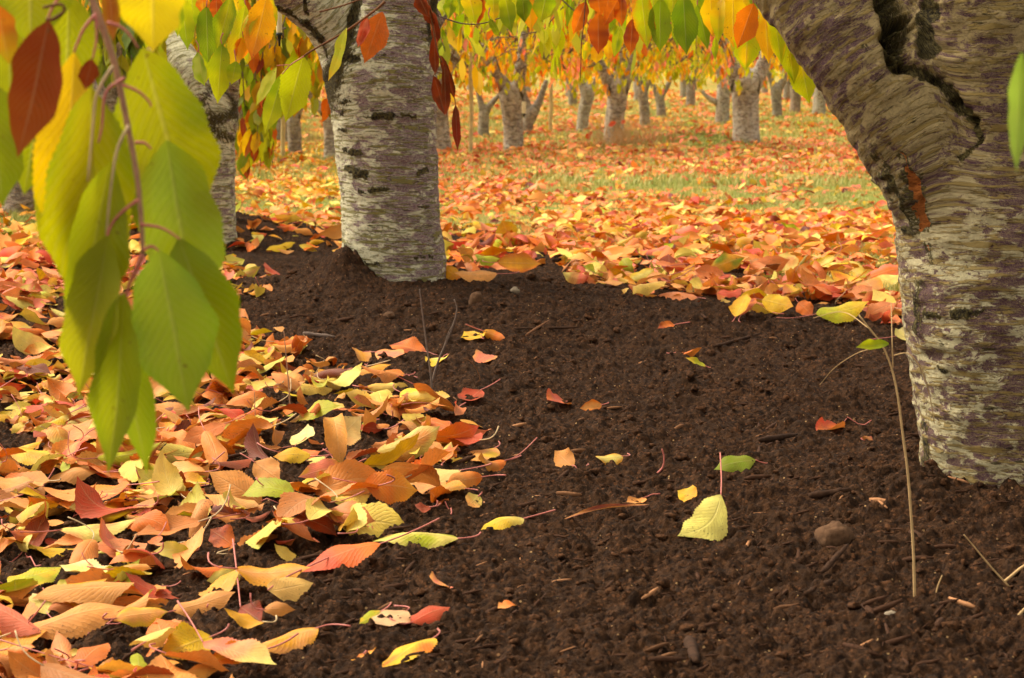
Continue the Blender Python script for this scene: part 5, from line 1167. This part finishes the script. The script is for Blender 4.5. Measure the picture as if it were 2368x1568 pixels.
fallen((556, 1410), (606, 1472), 66, (150, 48, 16), 'brown', 'dark red leaf hanging off the edge of the pile onto soil', kc=.5, tilt=1.1, W=.75, mat='litter', stalk=[(548, 1380, .03), (540, 1345, .05)])
fallen((620, 1430), (725, 1392), 62, (238, 190, 96), 'tan', 'pale golden leaf with a long straight stalk beside the dark red one', kc=.3, tilt=.95, up=-1, back=(238, 190, 100), stalk=[(660, 1400, .02), (760, 1335, .012)])
fallen((490, 1512), (372, 1566), 84, 'yellow', 'gold', 'yellow leaf standing at the bottom edge', kc=.4, tilt=1.1, W=.7)
fallen((734, 1478), (586, 1552), 46, 'peach', 'gold', 'peach leaf curled lengthwise at the bottom edge', kc=-1.0, kl=-.2)
fallen((470, 1530), (640, 1580), 54, 'pale', 'salmon', 'pale leaf with salmon base crossing the bottom edge', kc=.6, tilt=.9, stalk=[(440, 1500, .03), (412, 1480, .045)])
fallen((604, 1560), (470, 1590), 50, 'orange', 'gold', 'orange leaf at the bottom edge left of the curled peach one', kc=.4, tilt=.9)
fallen((1002, 1472), (882, 1560), 40, 'yellow', 'orange', 'yellow leaf with an orange end, lowest of the group on the soil at bottom', kc=-.5, tilt=.8)
fallen((950, 1462), (1040, 1436), 44, 'red', 'rust', 'dark orange leaf at the right of the bottom group', kc=-.8, tilt=.7)
fallen((940, 1442), (868, 1482), 48, (238, 190, 140), 'peach', 'pale peach leaf in the middle of the bottom group', kc=.3, tilt=.9, up=-1, back=(240, 190, 140))
fallen((884, 1446), (830, 1462), 30, 'lime', 'yellow', 'yellow-green leaf at the left of the bottom group', kc=-.5)
fallen((848, 1540), (830, 1520), 42, 'gold', 'orange', 'small golden leaf under the bottom group', kc=.4, tilt=.9, W=.8)
fallen((1030, 1382), (1002, 1400), 24, 'peach', 'salmon', 'tiny pale pink scrap on bare soil, bottom centre', kc=.4, tilt=.9, W=.9, stalk=False)
fallen((1200, 1414), (1150, 1428), 16, 'tan', 'orange', 'small tan scrap on bare soil right of the tiny pink scrap', kc=.5, W=.8, stalk=False)
fallen((1500, 1168), (1290, 1222), 9, 'plum', 'tan', 'thin shrivelled pink-brown leaf strip on the soil, centre', kc=1.2, kl=.2, W=.08, stalk=False, bend=.05)
fallen((1490, 1160), (1450, 1176), 20, 'peach', 'tan', 'small peach scrap at the right end of the shrivelled strip', kc=.6)
# right-hand litter
fallen((1180, 560), (1160, 512), 52, 'gold', 'yellow', 'upright golden leaf behind the nearest trunk, on its right', kc=.4, tilt=1.2, W=.7)
fallen((1158, 575), (1212, 548), 40, 'gold', 'orange', 'golden-orange leaf leaning beside the upright golden one', kc=-.4, tilt=1.0)
fallen((1150, 640), (1252, 628), 44, 'gold', 'orange', 'broad orange leaf with a raised point at the trunk foot pile', kc=.5, tilt=1.0)
fallen((1092, 632), (1156, 624), 26, 'lime', 'green', 'lime green leaf in the pile at the nearest trunk foot', kc=-.6, tilt=.7)
fallen((1026, 612), (1064, 655), 36, 'orange', 'gold', 'orange leaf touching the right foot of the nearest trunk', kc=-.5, tilt=.9)
fallen((1150, 655), (1050, 660), 28, 'peach', 'tan', 'peach leaf curled along the bottom of the trunk foot pile', kc=-.9)
fallen((1100, 602), (1060, 600), 20, 'pale', 'yellow', 'pale yellow leaf behind the trunk foot pile', kc=-.5)
fallen((1512, 640), (1452, 668), 30, 'pale', 'yellow', 'pale yellow pointed leaf at the front edge of the right-hand litter', kc=-.4, tilt=.8)
fallen((1700, 750), (1728, 692), 38, 'yellow', 'gold', 'yellow leaf standing on its tip at the front of the right-hand litter', kc=.4, tilt=1.2, W=.6)
fallen((1712, 748), (1740, 700), 34, 'orange', 'rust', 'orange leaf leaning on the yellow standing one', kc=.4, tilt=1.2, W=.6)
fallen((1760, 722), (1834, 748), 46, 'gold', 'yellow', 'rounded golden leaf on the soil edge of the right-hand litter', kc=-.35, tilt=1.0, W=.62)
fallen((1845, 712), (1878, 750), 38, 'orange', 'rust', 'small upright orange leaf right of the rounded golden one', kc=.5, tilt=1.2, W=.7)
fallen((1885, 752), (2008, 708), 44, 'yellow', 'lime', 'long yellow leaf at the right end of the litter edge', kc=-.5, tilt=.9)
fallen((1995, 668), (2092, 650), 30, 'pale', 'peach', 'pale cream leaf beside the thick right trunk', kc=-.4, tilt=.7)
fallen((2090, 628), (1990, 652), 36, 'orange', 'salmon', 'large arched orange leaf against the thick right trunk', kc=-.6, tilt=.8)
fallen((2070, 800), (2122, 780), 36, 'cream', 'pale', 'cream leaf at the foot edge of the thick right trunk', kc=.4, tilt=1.0)
fallen((1800, 600), (1832, 640), 60, 'pale', 'tan', 'speckled pale leaf standing tall in the right-hand litter', kc=.4, tilt=1.3, W=.55)
fallen((1930, 600), (1862, 642), 24, 'pale', 'yellow', 'narrow pale leaf slanting right of the speckled one', kc=.9)
fallen((1640, 640), (1722, 610), 42, 'gold', 'green', 'olive-gold leaf facing the viewer in the right-hand litter', kc=-.3, tilt=1.0)
fallen((1440, 545), (1372, 560), 34, 'yellow', 'gold', 'broad yellow leaf at the left of the right-hand litter', kc=-.3, tilt=.9, W=.6)

FHA = np.array(FH)
bands = [(2.2, 3.3, 740), (3.3, 4.8, 700), (4.8, 7.0, 620)]
ALL = []
for bi, (a, b, dn) in enumerate(bands):
    x, y, px, py, rg = scatter(a, b, dn, .3, 900+bi)
    dh = np.min(np.hypot(x[:, None]-FHA[None, :, 0], (y[:, None]-FHA[None, :, 1])*.8), 1); k = dh > .028
    for (cx, cy, hw, hh) in FB: k &= ~((np.abs(px-cx) < hw*.85) & (py-cy > -hh*.3) & (py-cy < hh+14))
    x, y, px, py = x[k], y[k], px[k], py[k]
    ALL.append(make_litter(x, y, px, py, rg, 24 if bi < 2 else 14, 6 if bi < 2 else 4, .04 if bi < 2 else 0))
# which leaves show largest: a coarse depth buffer of their own vertices
pts = []; ids = []
for k, D in enumerate(ALL):
    N, nv, _ = D['V'].shape; pts.append(D['V'].reshape(-1, 3)); ids.append(np.repeat(np.arange(N)+k*100000, nv))
pts = np.vstack(pts); ids = np.concatenate(ids); qx, qy, qf = proj(pts[:, 0], pts[:, 1], pts[:, 2])
ix = (qx/7).astype(int); iy = (qy/7).astype(int); ok = (ix >= 0) & (ix < 338) & (iy >= 0) & (iy < 224)
ok &= ~((qx > 180) & (qx < 330) & (qy < 1080) & (qy > 700)) & ~((qx > 60) & (qx < 545) & (qy < 900)) & ~(qx > 2110)
o_ = np.argsort(-qf[ok]); cell = (iy*400+ix)[ok][o_]; idb = np.full(400*230, -1); idb[cell] = ids[ok][o_]
u_, c_ = np.unique(idb[idb >= 0], return_counts=True); top = u_[np.argsort(-c_)][:300-len(FH)]
top = set(int(v) for v in top)
def place_word(px, py):
    s = 'near the bottom edge' if py > 1350 else ('in the lower litter' if py > 1150 else ('in the middle litter' if py > 950 else ('in the litter' if py > 700 else 'in farther litter')))
    if px < 330: h = 'left of the green leaf tips' if py > 700 else 'behind the hanging branch'
    elif px < 600: h = 'below the green leaf tips'
    elif px < 800: h = 'left of the soil'
    elif px < 1200: h = 'below the nearest trunk'
    elif px < 1500: h = 'right of the nearest trunk'
    elif px < 1850: h = 'between the big trunks'
    else: h = 'beside the thick trunk'
    return s, h
rngl = np.random.default_rng(3)
for k, D in enumerate(ALL):
    N = len(D['x']); ind = np.array([i for i in range(N) if k*100000+i in top], int); rest = np.array([i for i in range(N) if k*100000+i not in top], int)
    for i in ind:
        V = D['V'][i]; c = V[:7].mean(0) if True else 0
        ca, cb = leaf_cols(D['c1'][i:i+1], D['c2'][i:i+1], D['cb'][i:i+1], D['UV'], 0, np.random.default_rng(int(i)))
        o = ob('fallen_leaf', mesh_np('fallen_leaf', V-c, D['F'], M['litter'], cols={'col': ca, 'colb': cb}, uv=D['UV']), None, c)
        s, h = place_word(D['px'][i], D['py'][i]); kcv = abs(D['kc'][i])
        form = 'rolled' if kcv > 1.25 else ('curled' if kcv > .7 else ('arched' if kcv > .35 else 'flat'))
        face = 'face-down' if D['up'][i] < 0 else 'face-up'
        size = 'large' if D['L'][i] > .105 else ('small' if D['L'][i] < .08 else 'mid-sized')
        tag(o, '%s %s %s leaf %s, %s' % (size, form, WORD[LN[D['ci'][i]]], s, h), 'leaf', GL)
        ax = D['R'][i][:, 1]; v, f = stalk_for(c, ax, D['L'][i], rngl, up=.8)
        if rngl.uniform() < .55: ob('stalk', mesh_np('stalk', v-c, f, M['stalk' if rngl.uniform() < .65 else 'stalk_pale']), o)
    if len(rest):
        tag(ob('leaf_litter', leaves_mesh('leaf_litter', D, rest, M['litter'])), 'thick litter of small orange, yellow and peach leaves filling in between the larger ones', 'leaves', kind='stuff')
# stalks of the massed leaves
S1 = Soup(); D = ALL[1]
for D in ALL[:2]:
    for i in range(0, len(D['x']), 6):
        c = D['V'][i][:7].mean(0); v, f = stalk_for(c, D['R'][i][:, 1], D['L'][i], rngl, up=.8, r=.0009); S1.add(v, f)
V, F, _ = S1.arr(); tag(ob('loose_stalks', mesh_np('loose_stalks', V, F, M['stalk'])), 'thin pink leaf stalks scattered through the litter', 'stalks', kind='stuff')
# litter farther off
for (a, b, dn, n, m, sz) in [(7.0, 11, 380, 8, 4, 1.0), (11, 17, 230, 5, 2, 1.05), (17, 27, 150, 4, 2, 1.15), (27, 45, 60, 3, 2, 1.5), (45, 80, 18, 3, 2, 2.2)]:
    x, y, px, py, rg = scatter(a, b, dn, .8, int(a*10)); D = make_litter(x, y, px, py, rg, n, m, 0, sz)
    tag(ob('leaf_litter', leaves_mesh('leaf_litter', D, np.arange(len(x)), M['far_litter'])), 'carpet of orange, salmon and gold leaves spread under the orchard trees', 'leaves', kind='stuff')
# grass
def grass(N, y0, y1, hgt, wid, seed, lab, spread=.8):
    rng = np.random.default_rng(seed); y = y0*np.exp(rng.uniform(0, 1, N)*math.log(y1/y0)); x = rng.uniform(-1, 1, N)*(.262*y+spread); m = soil_mask(x, y); px, py, _ = proj(x, y, base_z(x, y))
    tuft = fbm(x*1.4, y*1.4, 61, 3); k = (m < .3) & (rng.uniform(0, 1, N) < sstep(-.5, .25, tuft)+.15); x, y = x[k], y[k]; n = len(x); z = ground_z(x, y)
    h = hgt*rng.uniform(.5, 1.4, n); a = rng.uniform(0, 2*pi, n); le = rng.normal(0, .6, n)*h; c, s = np.cos(a), np.sin(a); w = wid*(1+y/y0*.3)/2
    B = np.stack([x, y, z-.005], -1); dx = np.stack([c*w, s*w, 0*w], -1); mid = B+np.stack([-s*le*.3, c*le*.3, h*.6], -1); tip = B+np.stack([-s*le, c*le, h], -1)
    V = np.stack([B-dx, B+dx, mid+dx*.7, mid-dx*.7, tip+dx*.1, tip-dx*.1], 1).reshape(-1, 3); i = np.arange(n)[:, None]*6
    F = np.concatenate([i+np.array([0, 1, 2, 3]), i+np.array([3, 2, 4, 5])], 0)
    t_ = rng.uniform(0, 1, (n, 1)); C = srgb(134, 142, 62)*(1-t_)+srgb(206, 194, 120)*t_; C = np.repeat(C, 6, 0)
    tag(ob('grass', mesh_np('grass', V, F, M['blade'], cols={'col': C, 'colb': C})), lab, 'grass', kind='stuff')
grass(200000, 6.0, 17, .032, .004, 70, 'short yellow-green grass showing through the leaves behind the soil')
grass(120000, 17, 60, .06, .012, 71, 'short grass between the orchard rows')
def tuft(px, py, n, h, lab, col, spread, seed):
    H0 = hit(px, py); rng = np.random.default_rng(seed); x = H0[0]+rng.normal(0, spread, n); y = H0[1]+rng.normal(0, spread*.6, n); z = base_z(x, y); S1 = Soup()
    for i in range(n):
        a = rng.normal(0, .35, 2)*h; hh = h*rng.uniform(.5, 1.2); v, f = tube(np.array([[x[i], y[i], z[i]-.01], [x[i]+a[0]*.4, y[i]+a[1]*.4, z[i]+hh*.6], [x[i]+a[0], y[i]+a[1], z[i]+hh]]), [.003, .002, .0012], 4, False); S1.add(v, f)
    V, F, _ = S1.arr(); o = ob('grass_tuft', mesh_np('grass_tuft', V, F, M[col])); tag(o, lab, 'grass', kind='stuff')
tuft(1450, 338, 260, .30, 'straw-coloured dry grass tuft at the foot of the pale three-limbed trunk', 'straw', .28, 5)
tuft(715, 330, 60, .25, 'wispy pale seed heads left of the nearest trunk', 'straw', .15, 6)
# a few red dead leaves caught on the far trunks
for (bx, by, tx, ty, w, y_, lab) in [(1424, 282, 1405, 292, 10, 22.3, 'red leaf stuck low on the pale three-limbed trunk'), (1436, 286, 1446, 278, 8, 22.3, 'second red leaf stuck beside the first on the pale three-limbed trunk'), (1745, 138, 1752, 128, 12, 24.3, 'orange leaf stuck in the fork of the banded pale trunk'), (455, 195, 470, 203, 12, 8.3, 'red leaf stuck in the fork of the slim banded trunk'), (470, 212, 452, 232, 12, 8.3, 'pink leaf stuck just below the red one in the slim trunk fork')]:
    rt = empty('caught_leaf', P3y(bx, by, y_), lab, 'leaf', 'leaves caught on tree trunks'); hang_leaf(rt, (bx, by), (tx, ty), w, y_, 'red', 'salmon', kc=.5, mat='litter')
